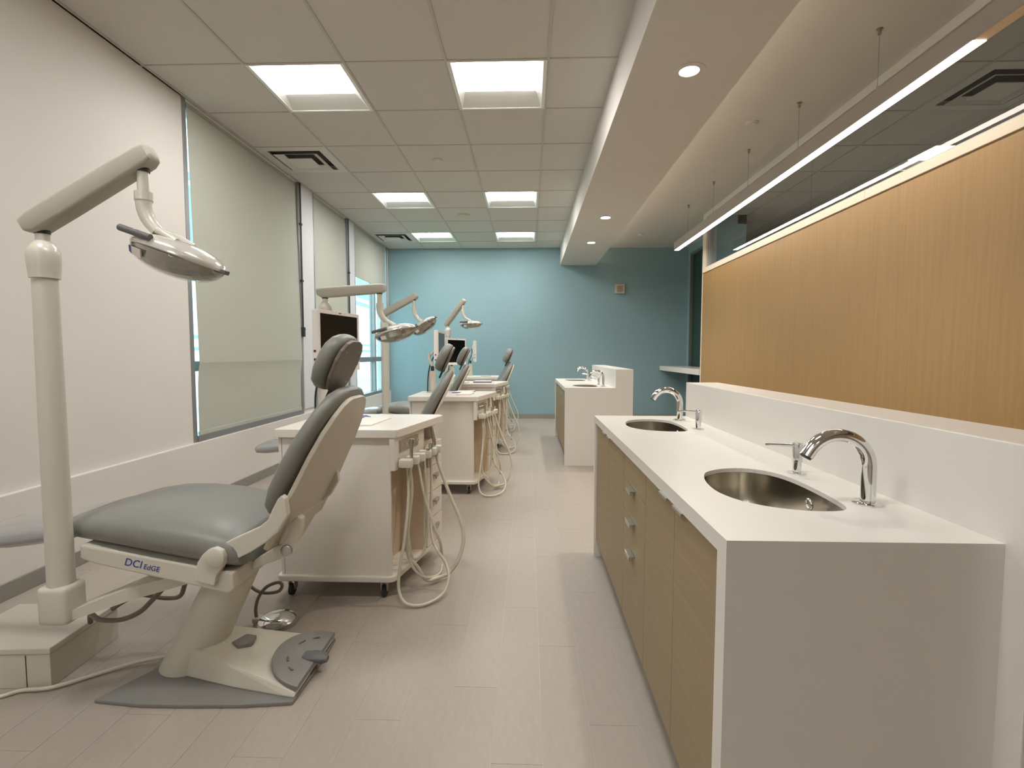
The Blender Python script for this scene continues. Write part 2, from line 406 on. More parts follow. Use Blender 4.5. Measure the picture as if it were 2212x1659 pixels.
def blind(lab, y0, y1, zb, chain_y, kink=True, clip_z=()):
    t = thing('roller_blind', lab, 'blind', (XL, (y0+y1)/2, zb), 0, 'grey roller blinds on the window wall')
    hy = (y1-y0)/2; top = HC-zb-0.001
    def prof(z):   # depth off the wall: eases forward to the transom, falls back below it
        zz = z+zb
        if not kink: return -0.004
        if zz >= 1.13: return -0.02+0.034*(1-(zz-1.13)/(HC-1.13))
        return 0.014-0.022*(1-math.exp(-(1.13-zz)/0.10))
    zs = [0.03+(top-0.03)*k/60 for k in range(61)]
    if kink: zs = sorted(zs+[1.13-zb, 1.125-zb, 1.118-zb, 1.10-zb, 1.08-zb, 1.05-zb])
    secs = [[(prof(z), -hy, z), (prof(z), hy, z), (prof(z)-0.0012, hy, z), (prof(z)-0.0012, -hy, z)] for z in zs]
    B().loft(secs).obj('fabric', 'blind_fabric', t, smooth=20)
    xb = prof(0.03)
    B().box(xb-0.006, xb+0.006, -hy, hy, 0.0, 0.035, bev=0.003).obj('hem_bar', 'blind_fabric', t)
    B().lathe([(0.026, -hy), (0.026, hy)], n=20, m=Matrix.Translation((-0.045, 0, top-0.03)) @ Matrix.Rotation(math.radians(-90), 4, 'X')).obj('roller', 'aluminium', t, smooth=40)
    if chain_y is not None:
        c = B(); cy = chain_y-(y0+y1)/2
        zlo = 1.44-zb
        for s in (-0.009, 0.009): c.tube([(0.022, cy+s, zlo+0.03), (0.022, cy+s, top)], 0.005, n=6)
        c.obj('bead_chain', 'dark_metal', t)
        for z in clip_z: B().box(0.012, 0.034, cy-0.02, cy+0.02, z-zb-0.012, z-zb+0.012, bev=0.003).obj('chain_clip', 'dark_metal', t)
        B().box(0.005, 0.04, cy-0.02, cy+0.02, zlo-0.05, zlo+0.06, bev=0.005).box(0.01, 0.03, cy+0.015, cy+0.05, zlo+0.03, zlo+0.045).obj('tensioner', 'dark_metal', t)
    return t
blind('wide grey roller blind lowered fully beside the plain white wall', W1[0]+0.085, W1[1]-0.045, 0.555, W1[1]-0.02, True, (2.65, 2.02))
blind('narrow grey roller blind lowered between the two white columns', W2[0]+0.03, W2[1]-0.05, 0.555, W2[1]-0.02, True, (2.35,))
blind('half raised grey roller blind above the open window by the teal wall', W3[0]+0.01, W3[1]-0.10, 2.345, None, False)
for k, (a, b2, l) in enumerate(((W1[1], W2[0], 'x'), (W2[1], W3[0], 'x'))):
    struct(B().box(XL-0.02, XL+0.012, a+0.005, b2-0.005, WZ0+0.05, HC, bev=0.003).obj('trim_%d' % (k+1), 'column_white'), 'smooth white column cover between windows')

# ---- outside
struct(B().box(-60, XL-0.3, -20, 80, -0.9, -0.6).obj('ground', 'concrete'), 'pale paving outside the windows')
struct(B().box(-7.0, -4.2, -10, 60, -0.6, -0.57).obj('lawn', 'lawn'), 'strip of green lawn outside')
bd = thing('building', 'pale building facade seen through the far window', 'building', (-11, 22, -0.6))
B().box(-2, 0, -30, 40, 0, 10).obj('facade', 'facade', bd)
for z in (1.9, 2.3, 4.9, 7.4): B().box(0, 0.05, -30, 40, z, z+(0.09 if z < 3 else 0.22)).obj('band', 'facade_band', bd)
for k in range(12): B().box(0, 0.03, -28+5.5*k, -25.5+5.5*k, 5.4, 7.2).obj('window_pane', 'facade_band', bd)

# ------------------------------------------------------------------ ceiling fixtures
def troffer_meshes():
    w = TILE
    fr = B()
    for a in ((0.006, 0.03, 0.006, w-0.006), (w-0.03, w-0.006, 0.006, w-0.006), (0.03, w-0.03, 0.006, 0.026), (0.03, w-0.03, w-0.016, w-0.006)):
        fr.box(a[0], a[1], a[2], a[3], -0.003, 0.012)
    frame = fr.mesh('frame', 'troffer_white')
    y1 = 0.235
    near_p = B().loft([[(0.03, 0.026, 0.001), (w-0.03, 0.026, 0.001), (w-0.03, 0.026, 0.006), (0.03, 0.026, 0.006)],
                       [(0.05, y1, 0.022), (w-0.05, y1, 0.022), (w-0.05, y1, 0.027), (0.05, y1, 0.027)]]).mesh('reflector', 'troffer_white')
    sides = []
    for s in (0, 1):
        X = (lambda v: w-v) if s else (lambda v: v)
        sides.append(B().loft([[(X(0.028), 0.026, 0.0), (X(0.028), w-0.016, 0.0), (X(0.024), w-0.016, 0.004), (X(0.024), 0.026, 0.004)],
                               [(X(0.075), 0.06, 0.022), (X(0.075), w-0.016, 0.022), (X(0.071), w-0.016, 0.026), (X(0.071), 0.06, 0.026)]]).mesh('side_reflector', 'troffer_white'))
    lens = B()
    secs = []
    for k in range(13):
        t = k/12; y = y1+0.002+t*(w-0.018-y1-0.002); bow = 0.022*math.sin(math.pi*t)**0.7
        e = 0.068-0.012*math.sin(math.pi*t)
        secs.append([(e, y, 0.022-bow), (w-e, y, 0.022-bow), (w-e, y, 0.03), (e, y, 0.03)])
    lens = lens.loft(secs).mesh('lens', 'troffer_lens')
    back = B().box(0.01, w-0.01, 0.01, w-0.01, 0.045, 0.12).mesh('housing', 'troffer_white')
    for me in [frame, near_p, lens, back]+sides:      # the plain reflector strip sits at the far edge
        me.transform(Matrix.Translation((0, w, 0)) @ Matrix.Scale(-1, 4, (0, 1, 0))); me.flip_normals()
    return frame, near_p, sides, lens, back
TM = troffer_meshes()
def troffer(x, y, lab, grp):
    t = thing('ceiling_light', lab, 'ceiling light', (x, y, HC), 0, grp)
    place(TM[0], 'frame', t); place(TM[1], 'reflector', t); place(TM[2][0], 'side_reflector', t); place(TM[2][1], 'side_reflector', t)
    place(TM[3], 'lens', t); place(TM[4], 'housing', t)
rowname = {0: 'added unseen at the back of the room for fill', 1: 'added unseen behind the viewer for fill', 2: 'directly above the viewer', 3: 'nearest row in view', 4: 'middle row', 5: 'row next to the teal wall'}
for x, y in light_cells:
    r = min(range(6), key=lambda k: abs(LIGHT_ROWS[k]-y)); side = 'window side' if x < -1 else 'soffit side'
    troffer(x, y, 'square recessed ceiling light, %s, %s' % (rowname[r], side), 'square recessed ceiling lights')
for k, (x, y) in enumerate(annex_lights):
    troffer(x, y, ['bright square ceiling light seen through the clerestory glass', 'unseen square ceiling light added to brighten the room behind the oak wall', 'square ceiling light in near part of the room behind the oak wall', 'square ceiling light in far part of the room behind the oak wall'][k], 'square recessed ceiling lights behind the oak wall')
def vent(x, y, lab):
    t = thing('ceiling_vent', lab, 'vent', (x, y, HC), 0, 'square ceiling air diffusers'); w = TILE
    def ring(o, i, z0, z1, zi):
        b = B()
        co = [(o, o), (w-o, o), (w-o, w-o), (o, w-o)]; ci = [(i, i), (w-i, i), (w-i, w-i), (i, w-i)]
        secs = [[(p[0], p[1], z0) for p in co], [(p[0], p[1], zi) for p in ci], [(p[0], p[1], zi+0.004) for p in ci], [(p[0], p[1], z0+0.004) for p in co]]
        secs.append(secs[0]); return b.loft(secs, cap=False)
    ring(0.006, 0.085, 0, 0, -0.002).obj('face_frame', 'vent_white', t)
    B().box(0.01, w-0.01, 0.01, w-0.01, 0.07, 0.08).obj('plenum', 'vent_dark', t)
    ring(0.125, 0.19, -0.018, 0, 0.012).obj('louvre', 'vent_white', t)
    B().box(0.215, w-0.215, 0.215, w-0.215, -0.026, -0.02).obj('centre_plate', 'vent_white', t)
for k, (x, y) in enumerate(vent_cells): vent(x, y, ['square ceiling air vent beside the wide blind', 'small looking ceiling air vent near the teal wall'][k])
vent(annex_vent[0], annex_vent[1], 'ceiling air vent seen through the clerestory glass')
def disc(name, x, y, z, r, h, m, lab, cat):
    t = thing(name, lab, cat, (x, y, z), 0)
    B().lathe([(r*0.2, -h), (r*0.8, -h), (r, -h*0.6), (r, 0)], n=28).obj('cover', m, t, smooth=40)
    B().lathe([(r*0.75, -h-0.004), (r*0.75, -h+0.001)], n=24).obj('rim', m, t, smooth=40)
disc('sprinkler_cover', -0.90, 5.104, HC+0.004, 0.045, 0.012, 'vent_white', 'round white sprinkler cover between the first light rows', 'sprinkler')
disc('ceiling_speaker', -0.888, 7.11, HC+0.004, 0.085, 0.008, 'beige_plastic', 'flat round ceiling speaker between the light rows', 'speaker')
disc('sprinkler_cover', -0.916, 8.49, HC+0.004, 0.045, 0.012, 'vent_white', 'round white sprinkler cover near the teal wall', 'sprinkler')
disc('sprinkler_cover', 1.839, 4.369, HC, 0.05, 0.014, 'vent_white', 'round white sprinkler cover beside the linear pendant', 'sprinkler')
disc('sprinkler_cover', 1.809, 8.337, HC, 0.05, 0.012, 'vent_white', 'round sprinkler cover on the gypsum ceiling near the niche', 'sprinkler')
for k, (y, l) in enumerate(((2.997, 'nearest recessed downlight in the soffit'), (6.106, 'middle recessed downlight in the soffit'), (7.458, 'recessed downlight in the soffit next to the teal wall'))):
    t = thing('downlight', l, 'downlight', (0.905, y, 2.80), 0, 'round downlights in the soffit')
    B().lathe([(0.055, -0.004), (0.088, -0.004), (0.09, 0.0), (0.06, 0.0), (0.055, -0.004)], n=32, cap=False).obj('trim_ring', 'gypsum', t, smooth=40)
    B().lathe([(0.001, -0.003), (0.056, -0.003), (0.056, -0.0005)], n=28).obj('lens', 'downlight_lens', t)
    ld = bpy.data.lights.new('bulb', 'SPOT'); ld.energy = DOWNLIGHT_W; ld.color = (1.0, 0.90, 0.78); ld.spot_size = math.radians(118); ld.spot_blend = 0.55; ld.shadow_soft_size = 0.045
    lo = bpy.data.objects.new('bulb', ld); COL.objects.link(lo); lo.parent = t; lo.location = (0, 0, -0.012)
# linear pendant
PX = 2.055; PY0, PY1 = 1.0, 7.21
pend = thing('linear_pendant', 'long slim linear pendant light hanging along the oak wall', 'pendant light', (PX, 4.1, 2.634))
B().prism([(-0.035, 0.006), (-0.035, 0.105), (0.035, 0.105), (0.035, 0.006), (0.031, 0.0), (0.031, 0.008), (-0.031, 0.008), (-0.031, 0.0)], 'y', PY0-4.1, PY1-4.1).obj('housing', 'pendant_metal', pend)
B().box(-0.030, 0.030, 2.47-4.1, PY1-4.1-0.012, -0.003, 0.008).obj('lens', 'pendant_lens', pend)
B().box(-0.030, 0.030, PY0-4.1+0.012, 2.47-4.1, -0.001, 0.008).obj('lens_cover', 'unlit_lens', pend)
for y in (6.71, 5.82, 4.929, 4.042, 3.16, 2.28, 1.4):
    B().tube([(0, y-4.1, 0.1), (0, y-4.1, HC-2.634-0.02)], 0.0016, n=5).obj('cable', 'aluminium', pend)
    B().lathe([(0.007, 0.105), (0.006, 0.145), (0.002, 0.15)], c=(0, y-4.1, 0), n=10).obj('ferrule', 'chrome', pend, smooth=40)
    B().lathe([(0.004, -0.036), (0.009, -0.034), (0.009, -0.005), (0.017, -0.004), (0.017, 0)], c=(0, y-4.1, HC-2.634), n=14).obj('ceiling_cap', 'handle_metal', pend, smooth=40)
# wall speaker / strobe
t = thing('wall_alarm', 'small square beige alarm sounder on the teal wall', 'alarm', (1.655, YF, 2.37))
B().box(-0.085, 0.085, -0.05, 0, -0.085, 0.085, bev=0.008).obj('case', 'beige_plastic', t)
for k in range(5): B().box(-0.05, 0.05, -0.055, -0.049, -0.05+0.022*k, -0.042+0.022*k).obj('grille_bar', 'headrest_plate', t)

# ------------------------------------------------------------------ sink counters
CX, CT, CB, LZ, LX1 = 0.394, 0.837, 0.93, 1.036, 1.115
SINK = [(0.526, 0.087), (0.547, 0.14), (0.566, 0.165), (0.585, 0.181), (0.621, 0.203), (0.669, 0.214), (0.71, 0.208), (0.743, 0.184), (0.768, 0.145), (0.781, 0.091), (0.786, 0.021), (0.785, -0.049), (0.781, -0.121), (0.775, -0.169), (0.768, -0.197), (0.755, -0.217), (0.735, -0.228), (0.698, -0.233), (0.652, -0.228), (0.611, -0.214), (0.573, -0.191), (0.538, -0.154), (0.516, -0.105), (0.507, -0.052), (0.512, 0.022)]
def sink_outline(yc, flip, grow=0.0):
    P = [Vector((p[0], p[1], 0)) for p in SINK]; n = len(P); out = []
    for i in range(n):
        p0, p1, p2, p3 = P[i-1], P[i], P[(i+1) % n], P[(i+2) % n]
        for t in (0.0, 0.5): out.append(0.5*((2*p1)+(p2-p0)*t+(2*p0-5*p1+4*p2-p3)*t*t+(3*p1-p0-3*p2+p3)*t**3))
    k = 1+grow/0.17
    return [(0.655+(p.x-0.655)*k, yc+p.y*k) for p in out]
def counter(dy, tagname, near_ext):
    y0, y1 = 0.996+dy, 3.009+dy
    t = thing('sink_counter', 'white solid-surface sink counter with raised back ledge, %s' % tagname, 'counter', (CX, y0, 0), 0, 'white sink counters')
    def L(x, y): return (x-CX, y-y0)
    # worktop with two sink cut-outs
    bm = bmesh.new(); th = 0.012; ap = 0.038
    loops = [[L(CX, y0), L(CB, y0), L(CB, y1), L(CX, y1)]]+[[L(*p) for p in sink_outline(yc+dy, 0)] for yc in (1.425, 2.64)]
    for z in (CT, CT-th):
        es = []
        for lp in loops:
            vs = [bm.verts.new((p[0], p[1], z)) for p in lp]
            for i in range(len(vs)): es.append(bm.edges.new((vs[i], vs[(i+1) % len(vs)])))
        bmesh.ops.triangle_fill(bm, use_beauty=True, use_dissolve=False, edges=es)
    for lp in loops:
        for i in range(len(lp)):
            a, b2 = lp[i], lp[(i+1) % len(lp)]
            bm.faces.new([bm.verts.new(q) for q in ((a[0], a[1], CT), (a[0], a[1], CT-th), (b2[0], b2[1], CT-th), (b2[0], b2[1], CT))])
    bmesh.ops.remove_doubles(bm, verts=bm.verts, dist=1e-5); bmesh.ops.recalc_face_normals(bm, faces=bm.faces)
    bb = B(); bb.bm.free(); bb.bm = bm; bb.obj('worktop', 'solid_surface', t)
    B().box(0.0, 0.010, 0.048, y1-y0-0.048, CT-ap, CT-th).obj('front_apron', 'solid_surface', t)
    for a, b2 in ((y0, y0+0.048), (y1-0.048, y1)):
        B().box(0.0, CB-CX, a-y0, b2-y0, 0, CT-th).obj('end_panel', 'solid_surface', t)
    B().box(CB-CX, LX1-CX, -near_ext, y1-y0, 0, LZ, bev=0.003).obj('raised_ledge', 'solid_surface', t)
    # cabinets
    fx = CX+0.012
    def carcass(name, ya, yb, lab):
        c = thing(name, lab, 'cabinet', (fx, ya+dy, 0), 0, 'oak base cabinets under the sink counters')
        b = B(); w = yb-ya
        b.box(0.02, 0.50, 0.001, 0.016, 0.10, CT-ap-0.004).box(0.02, 0.50, w-0.016, w-0.001, 0.10, CT-ap-0.004).box(0.02, 0.50, 0.016, w-0.016, 0.10, 0.118).box(0.48, 0.50, 0.016, w-0.016, 0.118, CT-ap-0.004)
        b.obj('carcass', 'cabinet_core', c)
        B().box(0.07, 0.09, 0.001, w-0.001, 0.0, 0.10).obj('toe_kick', 'dark_gap', c)
        return c
    zt, zb = CT-ap-0.004, 0.105
    def handle_tab(parent, y, z, w=0.08, d=0.022, lip=0.016):
        B().box(-d, 0.0, y-w/2, y+w/2, z-0.003, z, bev=0.0008).box(-d, -d+0.004, y-w/2, y+w/2, z-lip, z-0.002, bev=0.0008).obj('handle', 'satin_steel', parent)
    def doors(c, ya, yb):
        mid = (ya+yb)/2-ya; w = yb-ya
        for a, b2, hy in ((0.0015, mid-0.0015, mid-0.07), (mid+0.0015, w-0.0015, mid+0.07)):
            d = B().box(0.0, 0.019, a, b2, zb, zt, bev=0.0012).obj('door', 'cabinet_wood', c)
            handle_tab(d, hy, zt+0.0035, 0.08, 0.017, 0.008)
    near_l, far_l = ('under the near end of', 'under the far end of')
    c = carcass('base_cabinet', 1.046, 1.735, 'two-door oak cabinet under the near end, %s' % tagname); doors(c, 1.046, 1.735)
    c = carcass('base_cabinet', 2.13, 2.959, 'two-door oak cabinet under the far end, %s' % tagname); doors(c, 2.13, 2.959)
    c = carcass('drawer_cabinet', 1.736, 2.129, 'oak drawer cabinet between the two-door cabinets, %s' % tagname)
    for za, zb2 in ((0.105, 0.432), (0.435, 0.557), (0.560, 0.684), (0.687, zt)):
        d = B().box(0.0, 0.019, 0.0015, 0.3915, za, zb2, bev=0.0012).obj('drawer_front', 'cabinet_wood', c)
        if za < 0.6: handle_tab(d, 0.2, zb2+0.0025, 0.085)
    # sinks, faucets, dispensers
    for yc, lab, fy, sy in ((1.425, 'near', 1.258, 1.577), (2.64, 'far', 2.815, 2.487)):
        s = thing('sink_basin', 'brushed steel D-shaped sink at the %s end, %s' % (lab, tagname), 'sink', (0.645, yc+dy, CT-0.16), 0, 'steel sink basins')
        o = sink_outline(yc, 0, 0.004); cxm = 0.655
        secs = []
        for f, z in ((1.0, CT-th-0.001), (1.0, CT-0.06), (0.985, CT-0.10), (0.93, CT-0.135), (0.82, CT-0.152), (0.6, CT-0.158), (0.3, CT-0.16), (0.04, CT-0.161)):
            secs.append([(cxm+(p[0]-cxm)*f-0.645, (p[1]-yc)*f, z-(CT-0.16)) for p in o])
        bw = B(); bw.loft(secs, cap=False)
        bmesh.ops.reverse_faces(bw.bm, faces=bw.bm.faces)
        bw.obj('bowl', 'brushed_steel', s, smooth=50)
        rim = B(); o2 = sink_outline(yc, 0, 0.03)
        rim.loft([[(p[0]-0.645, p[1]-yc, 0.16-th-0.001) for p in o], [(p[0]-0.645, p[1]-yc, 0.16-th-0.001) for p in o2], [(p[0]-0.645, p[1]-yc, 0.16-th-0.003) for p in o2]], cap=False).obj('rim', 'brushed_steel', s)
        B().lathe([(0.006, 0.004), (0.022, 0.006), (0.03, 0.003), (0.034, 0.0)], c=(0.02, 0, 0.0), n=24).obj('drain', 'chrome', s, smooth=50)
        mo = Matrix.Translation((0.124, -0.046, 0.122)) @ Matrix.Rotation(math.radians(-96), 4, 'Y')
        B().tube([mo @ Vector((0.013*math.cos(a), 0.013*math.sin(a), 0.006)) for a in [k*2*math.pi/20 for k in range(21)]], 0.004, n=8, cap=False).obj('overflow_ring', 'chrome', s, smooth=60)
        f = thing('faucet', 'curved chrome faucet at the %s sink, %s' % (lab, tagname), 'faucet', (0.838, fy+dy, CT), 0, 'chrome faucets')
        B().lathe([(0.0, 0), (0.034, 0.0), (0.034, 0.003), (0.030, 0.006), (0.014, 0.006)], n=32).obj('base_flange', 'chrome', f, smooth=40)
        pts = [(0, 0, 0.003), (0, 0, 0.05), (0, 0, 0.095)]
        R = 0.073
        for k in range(1, 17):
            a = math.radians(148)*k/16; pts.append((-R+R*math.cos(a), 0.012*k/16, 0.095+R*math.sin(a)))
        e = pts[-1]; a = math.radians(148); pts.append((e[0]-0.022*math.sin(a), e[1], e[2]+0.022*math.cos(a)))
        B().tube(pts, 0.0165, n=20).obj('spout', 'chrome', f, smooth=50)
        d_ = Vector((-math.sin(a), 0, math.cos(a))); p2 = Vector(pts[-1])
        B().tube([p2-d_*0.002, p2+d_*0.004], 0.0135, n=18).obj('aerator', 'dark_metal', f, smooth=50)
        so = thing('soap_dispenser', 'chrome soap dispenser with thin spout at the %s sink, %s' % (lab, tagname), 'soap dispenser', (0.832, sy+dy, CT), 0, 'chrome soap dispensers')
        B().lathe([(0.0, 0), (0.027, 0), (0.027, 0.003), (0.014, 0.005)], n=28).obj('base_flange', 'chrome', so, smooth=40)
        B().lathe([(0.0125, 0.004), (0.0125, 0.035), (0.0145, 0.036), (0.0145, 0.092), (0.013, 0.095), (0.0, 0.095)], n=24).obj('pump_body', 'chrome', so, smooth=40)
        B().tube([(-0.012, 0, 0.086), (-0.05, 0, 0.088), (-0.098, 0.004, 0.089)], [0.005, 0.0045, 0.0038], n=12).obj('nozzle', 'chrome', so, smooth=50)
counter(0.0, 'front counter', 0.055)
counter(4.409, 'rear counter', 0.0)

# ------------------------------------------------------------------ dental chairs
O1 = Vector((-1.15, 1.89, 0))
def half_poly(h):   # mirror (x, half width) list to a closed xy outline
    return [(x, -w) for x, w in h]+[(x, w) for x, w in reversed(h)]
def frame_m(origin, xdir):
    X = Vector((xdir[0], 0, xdir[1])).normalized(); Y = Vector((0, 1, 0)); Z = X.cross(Y)
    m = Matrix((X, Y, Z)).transposed().to_4x4(); m.translation = origin; return m
def make_chair(lab):
    t = thing('dental_chair', lab, 'dental chair', O1, 0, 'grey dental chairs in a row')
    # floor plate and cover
    plate = [(-0.342, -0.26), (-0.17, -0.277), (-0.01, -0.275), (0.18, -0.267), (0.346, -0.247), (0.352, -0.10), (0.352, 0.06), (0.346, 0.145), (0.18, 0.17), (-0.01, 0.18), (-0.17, 0.18), (-0.342, 0.17), (-0.27, 0.03), (-0.25, -0.04), (-0.265, -0.10)]
    B().prism(plate, 'z', 0.0, 0.014, bev=0.004).obj('base_plate', 'chair_grey', t)
    def csec(x, y0, y1, zt): return [(x, y0, 0.014), (x, y1, 0.014), (x, y1-0.012, zt), (x, y0+0.012, zt)]
    cv = B().loft([csec(-0.165, -0.105, 0.055, 0.130), csec(-0.10, -0.13, 0.062, 0.122), csec(0.1, -0.185, 0.09, 0.084), csec(0.30, -0.225, 0.122, 0.044), csec(0.345, -0.232, 0.13, 0.030)])
    cvo = cv.obj('base_cover', 'chair_plastic', t); md = cvo.modifiers.new('bevel', 'BEVEL'); md.width = 0.006; md.segments = 2
    # touch pad on the cover nose
    def ztop(x): return 0.088-(x-0.1)*0.21
    pad = []
    for k in range(25):
        a = math.radians(90+180*k/24); pad.append((0.352+0.155*math.cos(a), -0.05+0.172*math.sin(a)))
    pb = B(); secs = [[(x, y, ztop(x)+0.002) for x, y in pad], [(x, y, ztop(x)+0.014) for x, y in pad], [(x*0.985+0.005, y*0.96-0.001, ztop(x)+0.018) for x, y in pad]]
    po = pb.loft(secs).obj('touch_pad', 'chair_grey', t, smooth=35)
    for k, a in enumerate((120, 150, 205, 235)):
        px, py = 0.352+0.10*math.cos(math.radians(a)), -0.05+0.12*math.sin(math.radians(a)); z = ztop(px)+0.019
        B().box(-0.014, 0.014, -0.003, 0.003, 0, 0.002, m=Matrix.Translation((px, py, z)) @ Matrix.Rotation(math.radians(a+90), 4, 'Z')).obj('pad_mark', 'chair_dark', po)
    B().loft([sec_yz(0.30, 0.028, 0.050, 0.066, 2.6), sec_yz(0.345, 0.030, 0.044, 0.070, 2.6), sec_yz(0.375, 0.028, 0.036, 0.066, 2.6), sec_yz(0.392, 0.015, 0.038, 0.056, 2.6)], m=Matrix.Translation((0, -0.055, 0))).obj('toe_pedal', 'chair_dark', t, smooth=50)
    B().prism([(0.02, -0.05), (0.06, -0.075), (0.10, -0.045), (0.09, 0.0), (0.045, 0.01)], 'z', 0.088, 0.104, bev=0.004).obj('badge_pad', 'chair_grey', t)
    # leaning lift column
    secs = []
    for k in range(9):
        f = k/8; z = 0.012+0.43*f; x = -0.155+0.205*f; rx, ry = 0.105-0.02*f, 0.105-0.01*f
        secs.append([(x+rx*math.cos(a), -0.03+0.03*f+ry*math.sin(a), z) for a in [q*2*math.pi/32 for q in range(32)]])
    B().loft(secs).obj('lift_column', 'chair_plastic', t, smooth=60)
    # seat frame: side strips and keel
    fr = B()
    fr.prism([(-0.352, 0.563), (-0.355, 0.516), (-0.30, 0.497), (0.150, 0.404), (0.168, 0.418), (0.168, 0.474)], 'y', -0.272, 0.272, bev=0.006)
    fo = fr.obj('seat_frame', 'chair_plastic', t)
    kl = B()
    kl.loft([[(-0.345, -0.20, 0.515), (-0.345, 0.20, 0.515), (0.15, 0.24, 0.412), (0.15, -0.24, 0.412)], [(-0.18, -0.14, 0.43), (-0.18, 0.14, 0.43), (0.13, 0.17, 0.39), (0.13, -0.17, 0.39)]])
    kl.obj('keel', 'chair_plastic', t)
    # lettering on the near side
    cu = bpy.data.curves.new('lettering', 'FONT'); cu.body = 'DCI'; cu.size = 0.036; cu.extrude = 0.0005; cu.shear = 0.12
    tmp = bpy.data.objects.new('lettering', cu); COL.objects.link(tmp)
    cu2 = bpy.data.curves.new('lettering', 'FONT'); cu2.body = 'EdGE'; cu2.size = 0.025; cu2.extrude = 0.0005; cu2.shear = 0.12
    tmp2 = bpy.data.objects.new('lettering', cu2); COL.objects.link(tmp2)
    bpy.context.view_layer.update(); dg = bpy.context.evaluated_depsgraph_get()
    for tm, off in ((tmp, 0.0), (tmp2, 0.066)):
        me = bpy.data.meshes.new_from_object(tm.evaluated_get(dg)); me.materials.clear(); me.materials.append(MATS['blue_ink'])
        lo = bpy.data.objects.new('lettering', me); COL.objects.link(lo); lo.parent = fo
        ang = math.radians(-10.8)
        lo.location = (-0.203+off*math.cos(ang), -0.2727, 0.497+off*math.sin(ang)); lo.rotation_euler = Vector((math.radians(90), 0, 0))
        lo.rotation_euler = (Matrix.Rotation(-ang, 3, 'Y') @ Matrix.Rotation(math.radians(90), 3, 'X')).to_euler()
        bpy.data.objects.remove(tm)
    # seat cushion
    S = [(-0.475, 0.13, 0.590, 0.605), (-0.465, 0.19, 0.580, 0.618), (-0.44, 0.225, 0.573, 0.630), (-0.38, 0.25, 0.566, 0.648), (-0.30, 0.265, 0.556, 0.660), (-0.20, 0.275, 0.540, 0.662), (-0.08, 0.28, 0.518, 0.652), (0.05, 0.28, 0.495, 0.632), (0.13, 0.277, 0.482, 0.612), (0.165, 0.272, 0.480, 0.592), (0.182, 0.262, 0.486, 0.572)]
    B().loft([sec_yz(x, w, zb-0.014, zt, 3.0, 36) for x, w, zb, zt in S]).obj('seat_cushion', 'vinyl_grey', t, smooth=50)
    # leg rest with glossy toe cover
    Lg = [(-0.93, 0.05, 0.505, 0.525), (-0.925, 0.11, 0.495, 0.537), (-0.90, 0.155, 0.488, 0.548), (-0.84, 0.18, 0.487, 0.560), (-0.70, 0.20, 0.500, 0.580), (-0.60, 0.21, 0.515, 0.596), (-0.47, 0.22, 0.540, 0.618), (-0.42, 0.21, 0.555, 0.612)]
    B().loft([sec_yz(x, w, zb, zt, 2.8, 32) for x, w, zb, zt in Lg]).obj('leg_rest', 'vinyl_grey', t, smooth=50)
    Lt = [(x, w+0.003, zb-0.003, zt+0.003) for x, w, zb, zt in Lg[:6]]+[(-0.50, 0.222, 0.530, 0.614)]
    B().loft([sec_yz(x-(0.004 if k == 0 else 0), w, zb, zt, 2.8, 32) for k, (x, w, zb, zt) in enumerate(Lt)]).obj('toe_cover', 'vinyl_gloss', t, smooth=50)
    # backrest
    m = frame_m((0.288, 0.02, 0.625), (0.225, 0.46))
    K = [(-0.015, 0.14, 0.02, 0.055), (0.0, 0.195, 0.008, 0.075), (0.03, 0.225, 0.004, 0.088), (0.09, 0.245, 0.002, 0.095), (0.18, 0.252, 0.0, 0.094), (0.27, 0.248, 0.0, 0.088), (0.34, 0.230, 0.0, 0.080), (0.41, 0.200, 0.0, 0.072), (0.455, 0.160, 0.002, 0.064), (0.475, 0.120, 0.008, 0.055), (0.485, 0.08, 0.015, 0.045)]
    B().loft([sec_yz(s, w, a, b2, 3.0, 36) for s, w, a, b2 in K], m=m).obj('back_cushion', 'vinyl_grey', t, smooth=50)
    sh = half_poly([(-0.105, 0.175), (-0.105, 0.232), (-0.02, 0.240), (0.10, 0.238), (0.25, 0.222), (0.34, 0.196), (0.40, 0.160), (0.443, 0.120), (0.460, 0.085), (0.466, 0.05)])
    so = B().prism(sh, 'z', -0.014, 0.004, bev=0.005, m=m).obj('back_shell', 'chair_shell', t)
    # lower hinge yoke
    B().prism(half_poly([(-0.21, 0.09), (-0.20, 0.11), (-0.13, 0.14), (-0.085, 0.165), (-0.03, 0.17)]), 'z', -0.016, 0.0, bev=0.004, m=m).obj('hinge_yoke', 'chair_shell', t)
    for s in (-1, 1):
        ya, yb = (-0.262, -0.236) if s < 0 else (0.19, 0.215)
        B().prism([(0.099, 0.55), (0.125, 0.566), (0.192, 0.598), (0.255, 0.627), (0.285, 0.652), (0.303, 0.69), (0.320, 0.722), (0.334, 0.735), (0.346, 0.725), (0.352, 0.668), (0.318, 0.61), (0.278, 0.576), (0.222, 0.540), (0.141, 0.500), (0.105, 0.51)], 'y', ya, yb, bev=0.004).obj('hinge_arm', 'chair_plastic', t)
        yc, yd = (-0.292, -0.262) if s < 0 else (0.215, 0.245)
        B().prism([(0.060, 0.515), (0.049, 0.452), (0.115, 0.436), (0.122, 0.471), (0.150, 0.512), (0.153, 0.535), (0.144, 0.556), (0.122, 0.567), (0.098, 0.560), (0.078, 0.542)], 'y', yc, yd, bev=0.005).obj('pivot_bracket', 'chair_plastic', t)
        mm = Matrix.Translation((0.122, -0.292 if s < 0 else 0.253, 0.534)) @ Matrix.Rotation(math.radians(90), 4, 'X')
